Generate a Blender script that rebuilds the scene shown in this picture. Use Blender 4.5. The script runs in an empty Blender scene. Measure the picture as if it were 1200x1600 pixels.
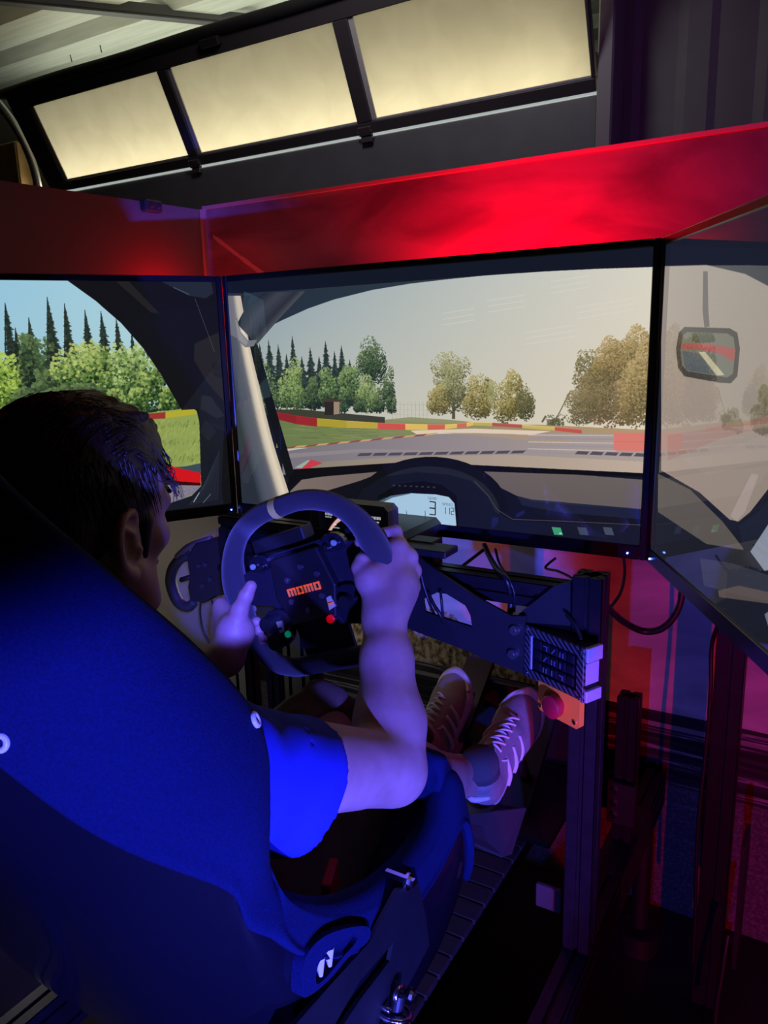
import bpy, math, random
import numpy as np
from mathutils import Vector, Matrix
from mathutils.bvhtree import BVHTree

SC = bpy.context.scene
COL = SC.collection
R_ = math.radians
H = 1.391                      # eye height of the photographer

# ------------------------------------------------------------------ camera
YAW, PITCH, ROLL = 0.54155424, 0.21894498, -0.02737624
def cam_basis():
    cy, sy, cp, sp = math.cos(YAW), math.sin(YAW), math.cos(PITCH), math.sin(PITCH)
    f = np.array([-sy*cp, cy*cp, -sp]); r = np.array([cy, sy, 0.]); u = np.cross(r, f)
    cr, sr = math.cos(ROLL), math.sin(ROLL)
    return cr*r + sr*u, -sr*r + cr*u, f
CR, CU, CF = cam_basis()
cam_d = bpy.data.cameras.new('camera'); cam = bpy.data.objects.new('camera', cam_d); COL.objects.link(cam)
cam_d.sensor_fit = 'HORIZONTAL'; cam_d.sensor_width = 36.0; cam_d.lens = 36.0*1202/1200
cam_d.clip_start = 0.02; cam_d.clip_end = 60
M4 = Matrix.Identity(4)
for i in range(3):
    M4[i][0] = CR[i]; M4[i][1] = CU[i]; M4[i][2] = -CF[i]
M4[2][3] = H
cam.matrix_world = M4
SC.camera = cam

# ------------------------------------------------------------------ world, colour management
w = bpy.data.worlds.new('world'); SC.world = w; w.use_nodes = True
w.node_tree.nodes['Background'].inputs[0].default_value = (0.55, 0.52, 0.50, 1)
w.node_tree.nodes['Background'].inputs[1].default_value = 0.018
SC.view_settings.view_transform = 'Standard'; SC.view_settings.look = 'None'
SC.view_settings.gamma = 1; SC.view_settings.use_curve_mapping = False
SC.view_settings.exposure = 0
SC.cycles.use_denoising = True
SC.cycles.max_bounces = 6; SC.cycles.diffuse_bounces = 3; SC.cycles.glossy_bounces = 4
SC.cycles.transparent_max_bounces = 8
SC.cycles.sample_clamp_indirect = 3.0

# ------------------------------------------------------------------ lights the room has, and added fill lights
def aim(o, p):
    d = Vector(p) - o.location
    o.rotation_euler = d.to_track_quat('-Z', 'Y').to_euler()
def light(name, kind, loc, target, color, power, size=0.05, angle=60, blend=0.2, sy=None):
    d = bpy.data.lights.new(name, kind); o = bpy.data.objects.new(name, d); COL.objects.link(o)
    o.location = loc; d.color = color; d.energy = power
    if kind == 'SPOT':
        d.spot_size = R_(angle); d.spot_blend = blend; d.shadow_soft_size = size
    elif kind == 'AREA':
        d.size = size
        if sy: d.shape = 'RECTANGLE'; d.size_y = sy
    else: d.shadow_soft_size = size
    if target: aim(o, target)
    return o
BLUE, RED, MAG = (0.080, 0.085, 1.0), (1.0, 0.0, 0.012), (0.8, 0.02, 0.55)
# blue party lamp standing right of the photographer, low
light('blue_flood', 'SPOT', (0.60, -0.52, 0.76), (-0.62, 0.62, 0.73), BLUE, 400, 0.02, 42.5, 0.30)
light('blue_low_fill', 'SPOT', (0.62, 0.00, 0.36), (-0.42, 0.60, 0.76), BLUE, 70, 0.02, 32, 0.5)  # added low blue fill for the seat notch and elbow underside
# added narrow blue spot beside the camera, brightening the left hand and the wheel
light('blue_hand_fill', 'SPOT', (0.05, -0.03, 1.43), (-0.825, 0.90, 1.015), BLUE, 300, 0.01, 8.8, 0.3)
# blue and red lamps further back, shining under the right monitor at the backdrop
light('blue_wall_lamp', 'SPOT', (0.06, -0.85, 0.95), (-0.17, 1.75, 0.62), BLUE, 50, 0.012, 33, 0.3)
light('red_wall_lamp', 'SPOT', (0.80, -1.00, 0.45), (0.06, 1.75, 0.62), RED, 95, 0.012, 31.6, 0.08)
# red lamps tucked behind the tops of the monitors, shining up the backdrop
light('red_uplight', 'SPOT', (-0.64, 1.56, 1.46), (-0.64, 1.72, 1.66), RED, 26, 0.03, 150, 0.5)
light('red_uplight_left', 'POINT', (-1.56, 1.56, 1.52), None, RED, 1.0, 0.03)
# violet wash over the upper right corner
light('violet_high', 'SPOT', (1.3, 0.2, 2.0), (0.0, 2.2, 2.0), (0.42, 0.12, 1.0), 26, 0.15, 60, 0.9)
# white lamp behind the rig, lighting the lower left of the backdrop
light('white_behind_rig', 'POINT', (-1.34, 1.50, 0.80), None, (1.0, 0.93, 0.70), 1.1, 0.05)
light('side_panel_fill', 'POINT', (-1.30, 0.72, 0.55), None, (1.0, 0.97, 0.82), 0.7, 0.08)  # added neutral fill brightening the lower side panel
light('white_behind_rig_low', 'SPOT', (-0.95, 1.38, 1.0), (-0.95, 1.75, 0.55), (1.0, 0.93, 0.78), 0.6, 0.05, 120, 0.8)
# daylight behind the translucent panes of the garage door, and over its top edge
light('daylight_low', 'AREA', (-2.3, 3.08, 2.275), (-2.3, 2.84, 2.42), (1.0, 0.90, 0.58), 9, 3.2, sy=0.08)
light('daylight_panes', 'AREA', (-2.3, 3.6, 2.9), (-2.3, 2.8, 2.4), (1.0, 0.66, 0.50), 0.8, 3.2, sy=0.8)
light('daylight_over_door', 'AREA', (-2.9, 3.3, 2.55), (-2.9, 3.4, 3.2), (0.90, 1.0, 0.80), 11, 2.6, sy=0.3)
# added unseen fill above the backdrop, brightening the door and back wall
light('door_fill', 'SPOT', (-1.4, 1.95, 2.9), (-1.6, 3.0, 1.9), (0.95, 0.95, 1.0), 16, 0.2, 130, 0.6)

# ------------------------------------------------------------------ helpers
def tag(o, label=None, cat=None, group=None, kind=None):
    if label: o['label'] = label
    if cat: o['category'] = cat
    if group: o['group'] = group
    if kind: o['kind'] = kind
    return o
def empty(name, loc=(0, 0, 0), label=None, cat=None, group=None):
    o = bpy.data.objects.new(name, None); COL.objects.link(o); o.location = loc
    o.empty_display_size = 0.05
    return tag(o, label, cat, group)
def link_mesh(name, V, F, mat, parent=None, smooth=False, loc=None, uv=None):
    me = bpy.data.meshes.new(name)
    V = np.asarray(V, float)
    me.from_pydata([tuple(v) for v in V], [], [tuple(int(i) for i in f) for f in F])
    me.update()
    if smooth:
        me.polygons.foreach_set('use_smooth', [True]*len(me.polygons))
    o = bpy.data.objects.new(name, me); COL.objects.link(o)
    if mat: me.materials.append(mat)
    if parent is not None:
        o.parent = parent
        # child geometry is given in world coordinates
        inv = parent_world(parent).inverted()
        me.transform(inv)
    return o
def parent_world(p):
    m = Matrix.Identity(4)
    while p is not None:
        m = (Matrix.Translation(p.location) @ p.rotation_euler.to_matrix().to_4x4()) @ m
        p = p.parent
    return m
class MB:
    """collects simple solids in world coordinates"""
    def __init__(s): s.V = []; s.F = []; s.n = 0
    def add(s, V, F):
        s.V.append(np.asarray(V, float)); s.F += [tuple(i + s.n for i in f) for f in F]; s.n += len(V); return s
    def box(s, c, d, rot=None, bev=0.0):
        """c centre, d full size, rot 3x3 (columns = local axes)"""
        d = np.array(d, float)/2; b = min(bev, *(d*0.98))
        if b <= 0:
            V = np.array([[x, y, z] for x in (-1, 1) for y in (-1, 1) for z in (-1, 1)])*d
            F = [(0, 1, 3, 2), (4, 6, 7, 5), (0, 4, 5, 1), (2, 3, 7, 6), (0, 2, 6, 4), (1, 5, 7, 3)]
        else:
            V = []; idx = {}
            for x in (-1, 1):
                for y in (-1, 1):
                    for z in (-1, 1):
                        for a in range(3):
                            p = np.array([x, y, z])*(d-b); p[a] = [x, y, z][a]*d[a]
                            idx[(x, y, z, a)] = len(V); V.append(p)
            F = []
            g = lambda x, y, z, a: idx[(x, y, z, a)]
            for a in range(3):
                o1, o2 = (a+1) % 3, (a+2) % 3
                for sg in (-1, 1):
                    q = []
                    for s1, s2 in ((-1, -1), (1, -1), (1, 1), (-1, 1)):
                        k = [0, 0, 0]; k[a] = sg; k[o1] = s1; k[o2] = s2; q.append(g(*k, a))
                    F.append(tuple(q if sg > 0 else q[::-1]))
            for a in range(3):
                o1, o2 = (a+1) % 3, (a+2) % 3
                for s1 in (-1, 1):
                    for s2 in (-1, 1):
                        k0 = [0, 0, 0]; k1 = [0, 0, 0]
                        k0[a] = -1; k1[a] = 1; k0[o1] = k1[o1] = s1; k0[o2] = k1[o2] = s2
                        q = [g(*k0, o1), g(*k1, o1), g(*k1, o2), g(*k0, o2)]
                        F.append(tuple(q if s1*s2 < 0 else q[::-1]))
            for x in (-1, 1):
                for y in (-1, 1):
                    for z in (-1, 1):
                        q = [g(x, y, z, 0), g(x, y, z, 1), g(x, y, z, 2)]
                        F.append(tuple(q if x*y*z > 0 else q[::-1]))
            V = np.array(V)
        if rot is not None: V = V @ np.array(rot, float).T
        return s.add(V + np.array(c, float), F)
    def tube(s, pts, r, n=10, cap=True, closed=False, twist=None):
        P = np.array(pts, float); m = len(P)
        r = np.broadcast_to(np.array(r, float), (m,))
        if closed: T = np.roll(P, -1, 0) - np.roll(P, 1, 0)
        else: T = np.gradient(P, axis=0)
        T /= np.maximum(np.linalg.norm(T, axis=1, keepdims=True), 1e-9)
        up = np.array([0, 0, 1.]) if abs(T[0][2]) < 0.9 else np.array([1., 0, 0])
        N = np.cross(T[0], up); N /= np.linalg.norm(N); V = []
        for i in range(m):
            N = N - T[i]*(N @ T[i]); N /= np.linalg.norm(N); B = np.cross(T[i], N)
            for k in range(n):
                a = 2*math.pi*k/n
                V.append(P[i] + r[i]*(math.cos(a)*N + math.sin(a)*B))
        F = []
        for i in range(m if closed else m-1):
            j = (i+1) % m
            for k in range(n):
                l = (k+1) % n
                F.append((i*n+k, i*n+l, j*n+l, j*n+k))
        if cap and not closed:
            F.append(tuple(range(n-1, -1, -1))); F.append(tuple((m-1)*n + k for k in range(n)))
        return s.add(V, F)
    def cyl(s, a, b, r, n=24, r2=None):
        a = np.array(a, float); b = np.array(b, float)
        return s.tube([a, b], [r, r if r2 is None else r2], n)
    def prism(s, poly, origin, ux, uy, t, holes=None):
        """flat polygon (2d, ccw) in the frame origin,ux,uy extruded by t along ux x uy (centred)"""
        ux = np.array(ux, float); uy = np.array(uy, float); nz = np.cross(ux, uy); o = np.array(origin, float)
        P = np.array(poly, float); m = len(P)
        if holes:
            from mathutils.geometry import tessellate_polygon
            loops = [P] + [np.array(h, float) for h in holes]
            tri = tessellate_polygon([[Vector((p[0], p[1], 0)) for p in L] for L in loops])
            A = np.concatenate(loops); k = len(A)
            W = np.concatenate([o + A[:, :1]*ux + A[:, 1:]*uy + sg*nz*t/2 for sg in (-1, 1)])
            F = [(a, c, b) for a, b, c in tri] + [(a+k, b+k, c+k) for a, b, c in tri]
            # orient caps
            F2 = []
            for f in F:
                q = W[list(f)]; nn = np.cross(q[1]-q[0], q[2]-q[0]); want = -nz if f[0] < k else nz
                F2.append(f if nn @ want > 0 else f[::-1])
            F = F2; st = 0
            for L in loops:
                l = len(L)
                for i in range(l):
                    j = (i+1) % l
                    F.append((st+i, st+j, st+j+k, st+i+k))
                st += l
            return s.add(W, F)
        W = np.concatenate([o + P[:, :1]*ux + P[:, 1:]*uy + sg*nz*t/2 for sg in (-1, 1)])
        F = [tuple(range(m-1, -1, -1)), tuple(range(m, 2*m))]
        for i in range(m):
            j = (i+1) % m; F.append((i, j, j+m, i+m))
        return s.add(W, F)
    def build(s, name, mat, parent=None, smooth=False, bevel=0.0, auto=None):
        o = link_mesh(name, np.concatenate(s.V), s.F, mat, parent, smooth)
        if auto is not None:
            for p in o.data.polygons: p.use_smooth = True
            try: o.data.set_sharp_from_angle(angle=R_(auto))
            except Exception: pass
        if bevel > 0:
            m = o.modifiers.new('bevel', 'BEVEL'); m.width = bevel; m.segments = 2; m.limit_method = 'ANGLE'
        return o
def rotz(a):
    c, s_ = math.cos(a), math.sin(a); return np.array([[c, -s_, 0], [s_, c, 0], [0, 0, 1.]])
def spline(P, n=8, closed=False):
    """Catmull-Rom through the points"""
    P = np.array(P, float); m = len(P); out = []
    rng = range(m if closed else m-1)
    for i in rng:
        if closed: a, b, c, d = P[(i-1) % m], P[i], P[(i+1) % m], P[(i+2) % m]
        else: a, b, c, d = P[max(i-1, 0)], P[i], P[i+1], P[min(i+2, m-1)]
        for k in range(n):
            t = k/n
            out.append(0.5*((2*b) + (-a+c)*t + (2*a-5*b+4*c-d)*t*t + (-a+3*b-3*c+d)*t**3))
    if not closed: out.append(P[-1])
    return np.array(out)

# ------------------------------------------------------------------ materials
MATS = {}
def mat(name, color, rough=0.5, metal=0.0, spec=0.5, bump=0.0, bscale=200.0, var=0.0, vscale=20.0, coat=0.0, sheen=0.0, emit=None, estr=1.0, sss=0.0, stretch=None):
    if name in MATS: return MATS[name]
    m = bpy.data.materials.new(name); m.use_nodes = True; nt = m.node_tree; N = nt.nodes; L = nt.links
    b = N['Principled BSDF']
    b.inputs['Base Color'].default_value = (*color, 1); b.inputs['Roughness'].default_value = rough
    b.inputs['Metallic'].default_value = metal; b.inputs['Specular IOR Level'].default_value = spec
    if coat: b.inputs['Coat Weight'].default_value = coat; b.inputs['Coat Roughness'].default_value = 0.05
    if sheen: b.inputs['Sheen Weight'].default_value = sheen
    if sss: b.inputs['Subsurface Weight'].default_value = sss; b.inputs['Subsurface Radius'].default_value = (0.012, 0.004, 0.002); b.inputs['Subsurface Scale'].default_value = 1.0
    if emit: b.inputs['Emission Color'].default_value = (*emit, 1); b.inputs['Emission Strength'].default_value = estr
    tc = N.new('ShaderNodeTexCoord'); mp = N.new('ShaderNodeMapping'); L.new(tc.outputs['Object'], mp.inputs[0])
    if stretch: mp.inputs['Scale'].default_value = stretch
    if var:
        n = N.new('ShaderNodeTexNoise'); n.inputs['Scale'].default_value = vscale; n.inputs['Detail'].default_value = 6
        L.new(mp.outputs[0], n.inputs[0])
        mx = N.new('ShaderNodeMix'); mx.data_type = 'RGBA'
        c = np.array(color); mx.inputs[6].default_value = (*(c*(1-var)), 1); mx.inputs[7].default_value = (*np.minimum(c*(1+var), 1), 1)
        rp = N.new('ShaderNodeMapRange'); rp.inputs[1].default_value = 0.3; rp.inputs[2].default_value = 0.7
        L.new(n.outputs[0], rp.inputs[0]); L.new(rp.outputs[0], mx.inputs[0]); L.new(mx.outputs[2], b.inputs['Base Color'])
    if bump:
        n = N.new('ShaderNodeTexNoise'); n.inputs['Scale'].default_value = bscale; n.inputs['Detail'].default_value = 3
        L.new(mp.outputs[0], n.inputs[0])
        bp = N.new('ShaderNodeBump'); bp.inputs['Strength'].default_value = bump; bp.inputs['Distance'].default_value = 0.002
        L.new(n.outputs[0], bp.inputs['Height']); L.new(bp.outputs[0], b.inputs['Normal'])
    MATS[name] = m; return m
m_black = mat('black_plastic', (0.012, 0.012, 0.014), 0.45, bump=0.1, bscale=600)
m_bezel = mat('monitor_bezel', (0.008, 0.008, 0.010), 0.28)
m_alu = mat('black_anodised_profile', (0.018, 0.016, 0.020), 0.42, metal=0.6, var=0.2, vscale=40)
m_steel = mat('black_painted_steel', (0.008, 0.008, 0.010), 0.5, var=0.2, vscale=25)
m_bolt = mat('zinc_bolt', (0.62, 0.62, 0.64), 0.3, metal=1.0, var=0.1)
m_chrome = mat('bright_steel', (0.75, 0.75, 0.75), 0.18, metal=1.0)
m_cable = mat('black_cable', (0.010, 0.010, 0.012), 0.4)
m_rubber = mat('black_rubber', (0.015, 0.014, 0.014), 0.75, bump=0.2, bscale=300)
m_suede = mat('black_suede', (0.035, 0.034, 0.036), 0.95, bump=0.35, bscale=900, sheen=0.3)
m_darkwall = mat('dark_grey_sheet', (0.16, 0.155, 0.155), 0.55, var=0.12, vscale=6)
m_door = mat('charcoal_door_steel', (0.12, 0.12, 0.13), 0.5, bump=0.1, bscale=120, var=0.1, vscale=8)
m_frame = mat('black_door_frame', (0.060, 0.050, 0.054), 0.5)

# ------------------------------------------------------------------ the room
floor = MB().box((-1.6, 1.0, -0.02), (9, 8, 0.04)).build('floor', mat('dark_concrete', (0.014, 0.014, 0.015), 0.6, var=0.3, vscale=5, bump=0.2, bscale=60)); tag(floor, 'dark concrete garage floor under the racing rig', kind='structure')
# corrugated sheet ceiling: trapezoid ribs running along the door
def corrug(name, o, du, dv, length, width, pitch, depth, matr, top=0.55):
    """sheet through o, ribs run along du, profile steps along dv, depth along du x dv"""
    du = np.array(du, float); dv = np.array(dv, float); nz = np.cross(du, dv); V = []; k = 0; prof = []
    n = int(width/pitch)
    for i in range(n):
        b = i*pitch
        prof += [(b, 0), (b+pitch*top*0.85, 0), (b+pitch*(top+0.02), depth), (b+pitch*0.86, depth)]
    prof.append((n*pitch, 0))
    for a, h in prof:
        for L in (0, length):
            V.append(np.array(o) + du*L + dv*a + nz*h)
    F = [(2*i, 2*i+1, 2*i+3, 2*i+2) for i in range(len(prof)-1)]
    ob = link_mesh(name, V, F, matr)
    s = ob.modifiers.new('solid', 'SOLIDIFY'); s.thickness = 0.002
    return ob
m_ceil = mat('galvanised_roof_sheet', (0.42, 0.42, 0.38), 0.5, metal=0.15, var=0.12, vscale=3, stretch=(1, 14, 1))
ceil = corrug('ceiling', (2.9, -3.0, 3.0), (-1, 0, 0), (0, 1, 0), 9, 8.0, 0.36, -0.055, m_ceil)
tag(ceil, 'corrugated galvanised metal ceiling above the garage door', kind='structure')
st = MB()
random.seed(4)
for i in range(26):                                             # roofing screws' shanks poking through the sheet
    x, y = -4.4+random.random()*3.0, 2.3+0.42*random.randint(0, 5)+0.08
    st.cyl((x, y, 3.0), (x+0.004, y+0.003, 2.965), 0.003, 5)
st.build('roofing_screws', m_steel, ceil)['kind'] = 'stuff'
# walls
back = corrug('wall_back', (2.9, 3.02, 0.0), (0, 0, 1), (-1, 0, 0), 3.0, 3.75, 0.25, 0.014, m_darkwall)
tag(back, 'dark corrugated sheet wall right of the garage door', kind='structure')
wl = MB().box((-5.2, 1.0, 1.5), (0.08, 8, 3.0)).build('wall_left', mat('dark_wall_paint', (0.06, 0.058, 0.055), 0.6, var=0.2, vscale=3)); tag(wl, 'dark wall left of the garage door', kind='structure')
wb = MB().box((-4.52, 3.05, 1.36), (1.3, 0.08, 2.72)).build('wall_back_left', m_darkwall); tag(wb, 'dark wall strip beside the garage door track', kind='structure')
wr = MB().box((2.9, 1.0, 1.5), (0.08, 8, 3.0)).build('wall_right', m_darkwall); tag(wr, 'dark wall on the right', kind='structure')
bx_ = MB().box((-4.22, 2.93, 2.38), (0.42, 0.10, 0.26), bev=0.01).build('wall_light_patch', mat('gold_light_patch', (0.34, 0.22, 0.10), 0.3, metal=0.7, stretch=(30, 1, 1), var=0.35, vscale=6)); tag(bx_, 'box coloured as a brown-gold patch of light on the wall left of the garage door', 'box')  # gold colour stands for a lit patch on the dark wall

# garage door: lower flat sections and the tilted window section on its curved track
door = empty('door_1', (-2.28, 2.9, 0)); tag(door, 'charcoal sectional garage door with a row of three frosted panes', kind='structure')
DX0, DX1 = -3.76, -0.835
for k, (z0, z1) in enumerate([(0.0, 0.55), (0.553, 1.10), (1.103, 1.66), (1.663, 2.205)]):
    b = MB()
    for a0, a1 in ((z0, z0+(z1-z0)*0.40), (z0+(z1-z0)*0.42, z1)):
        b.box(((DX0+DX1)/2, 2.92, (a0+a1)/2), (DX1-DX0, 0.04, a1-a0), bev=0.004)
    b.box(((DX0+DX1)/2, 2.928, (z0+z1)/2), (DX1-DX0, 0.03, z1-z0-0.004))
    b.build('door_panel', m_door, door)
T = R_(26.5); e_s = np.array([0, -math.sin(T), math.cos(T)]); e_x = np.array([1., 0, 0]); hinge = np.array([0, 2.9, 2.2196])
def on_sec(x, s): return hinge + e_x*x + e_s*s
rotS = np.stack([e_x, np.cross(e_s, e_x), e_s], 1)
panes = [(-3.625, -2.735), (-2.678, -1.800), (-1.733, -0.848)]
b = MB()
def sbar(mb, x0, x1, s0, s1, th=0.035, off=0.0, bev=0.003):
    c = on_sec((x0+x1)/2, (s0+s1)/2) + rotS[:, 1]*off
    mb.box(c, (x1-x0, th, s1-s0), rotS, bev)
sbar(b, DX0, DX1, 0.0, 0.042); sbar(b, DX0, DX1, 0.402, 0.475)
b.build('section_rail', m_frame, door)
for x0, x1 in ((DX0, -3.625), (-2.735, -2.678), (-1.800, -1.733), (-0.848, DX1)):
    b = MB(); sbar(b, x0, x1, 0.042, 0.402); b.build('section_stile', m_frame, door)
# frosted panes
mp_ = bpy.data.materials.new('frosted_pane'); mp_.use_nodes = True; nt = mp_.node_tree; N = nt.nodes; L = nt.links
for n in list(N):
    if n.type == 'BSDF_PRINCIPLED': N.remove(n)
out = [n for n in N if n.type == 'OUTPUT_MATERIAL'][0]
tr = N.new('ShaderNodeBsdfTranslucent'); gl = N.new('ShaderNodeBsdfGlossy'); ms = N.new('ShaderNodeMixShader'); fr = N.new('ShaderNodeFresnel')
gl.inputs['Roughness'].default_value = 0.25
ns = N.new('ShaderNodeTexNoise'); ns.inputs['Scale'].default_value = 7; ns.inputs['Detail'].default_value = 5; ns.inputs['Distortion'].default_value = 0.8
tcn = N.new('ShaderNodeTexCoord'); L.new(tcn.outputs['Object'], ns.inputs[0])
cr_ = N.new('ShaderNodeValToRGB'); cr_.color_ramp.elements[0].position = 0.35; cr_.color_ramp.elements[1].position = 0.65
cr_.color_ramp.elements[0].color = (0.55, 0.52, 0.46, 1); cr_.color_ramp.elements[1].color = (0.61, 0.58, 0.52, 1)
L.new(ns.outputs[0], cr_.inputs[0]); L.new(cr_.outputs[0], tr.inputs[0]); L.new(fr.outputs[0], ms.inputs[0]); L.new(tr.outputs[0], ms.inputs[1]); L.new(gl.outputs[0], ms.inputs[2]); L.new(ms.outputs[0], out.inputs[0])
m_gasket = mat('pale_gasket', (0.55, 0.53, 0.50), 0.5)
for x0, x1 in panes:
    q = [on_sec(x_, s_) + rotS[:, 1]*0.004 for x_, s_ in ((x0-.002, .040), (x1+.002, .040), (x1+.002, .404), (x0-.002, .404))]; link_mesh('pane', q, [(0, 1, 2, 3)], mp_, door)
    b = MB(); sbar(b, x0, x0+0.022, 0.042, 0.402, th=0.006, off=-0.006, bev=0.001); sbar(b, x0, x1, 0.042, 0.050, th=0.006, off=-0.006, bev=0.001)
    b.build('pane_gasket', m_gasket, door)
# top seal, a rolled rubber strip
P = [on_sec(x, 0.486 + 0.002*math.sin(x*7)) + rotS[:, 1]*(-0.012) for x in np.linspace(DX0-0.02, DX1+0.02, 40)]
b = MB().tube(P, 0.025, 10); b.build('top_seal', m_rubber, door, smooth=True)
b = MB(); sbar(b, -2.43, -2.33, 0.435, 0.468, th=0.03, off=-0.03); b.build('latch_box', m_rubber, door)
for x in (-2.705, -1.767):                                  # hinges over the joint
    b = MB(); sbar(b, x-0.03, x+0.03, -0.004, 0.03, th=0.02, off=-0.024); b.box((x, 2.885, 2.198), (0.05, 0.018, 0.04), bev=0.003)
    b.cyl((x-0.035, 2.872, 2.216), (x+0.035, 2.872, 2.216), 0.008, 10); b.build('hinge', m_frame, door)
# daylight at the joint between the sections, imitated by a glowing strip
b = MB().box(((DX0+DX1)/2, 2.897, 2.209), (DX1-DX0, 0.004, 0.010)); b.build('joint_strip', mat('daylight_strip_glow', (0.80, 0.82, 0.80), 0.4, emit=(0.8, 0.9, 0.85), estr=0.45), door)
# track, a curved steel channel at the left
P = spline([(-3.83, 2.86, 0.1), (-3.83, 2.86, 1.6), (-3.83, 2.86, 2.18), (-3.83, 2.82, 2.42), (-3.83, 2.70, 2.60), (-3.83, 2.5, 2.72), (-3.83, 2.2, 2.76), (-3.83, 0.4, 2.76)], 6)
b = MB().tube(P, 0.022, 8); tr_ = b.build('garage_door_track', mat('galvanised_track', (0.33, 0.32, 0.31), 0.35, metal=0.8), None, smooth=True); tag(tr_, 'curved galvanised steel track at the left end of the garage door', 'track')
# jamb
b = MB().box((-0.800, 2.93, 1.5), (0.055, 0.14, 3.0), bev=0.006); jb = b.build('trim_1', mat('grey_jamb', (0.26, 0.24, 0.25), 0.45)); tag(jb, 'grey steel jamb at the right of the garage door', kind='structure')
# roof beam crossing the upper left corner
b = MB(); A = np.array([-3.40, 2.70, 2.97]); B = np.array([-2.88, 3.30, 2.97])
d = (B-A)/np.linalg.norm(B-A); sd = np.cross(d, [0, 0, 1]); sd /= np.linalg.norm(sd); up = np.cross(sd, d)
b.box((A+B)/2, (np.linalg.norm(B-A)+1.2, 0.05, 0.012), np.stack([d, sd, up], 1)); b.box((A+B)/2 + up*0.025 + sd*0.02, (np.linalg.norm(B-A)+1.2, 0.010, 0.05), np.stack([d, sd, up], 1))
bm_ = b.build('roof_beam', mat('roof_beam_steel', (0.06, 0.055, 0.06), 0.5)); tag(bm_, 'dark steel angle beam across the corrugated ceiling', 'beam')

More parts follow.
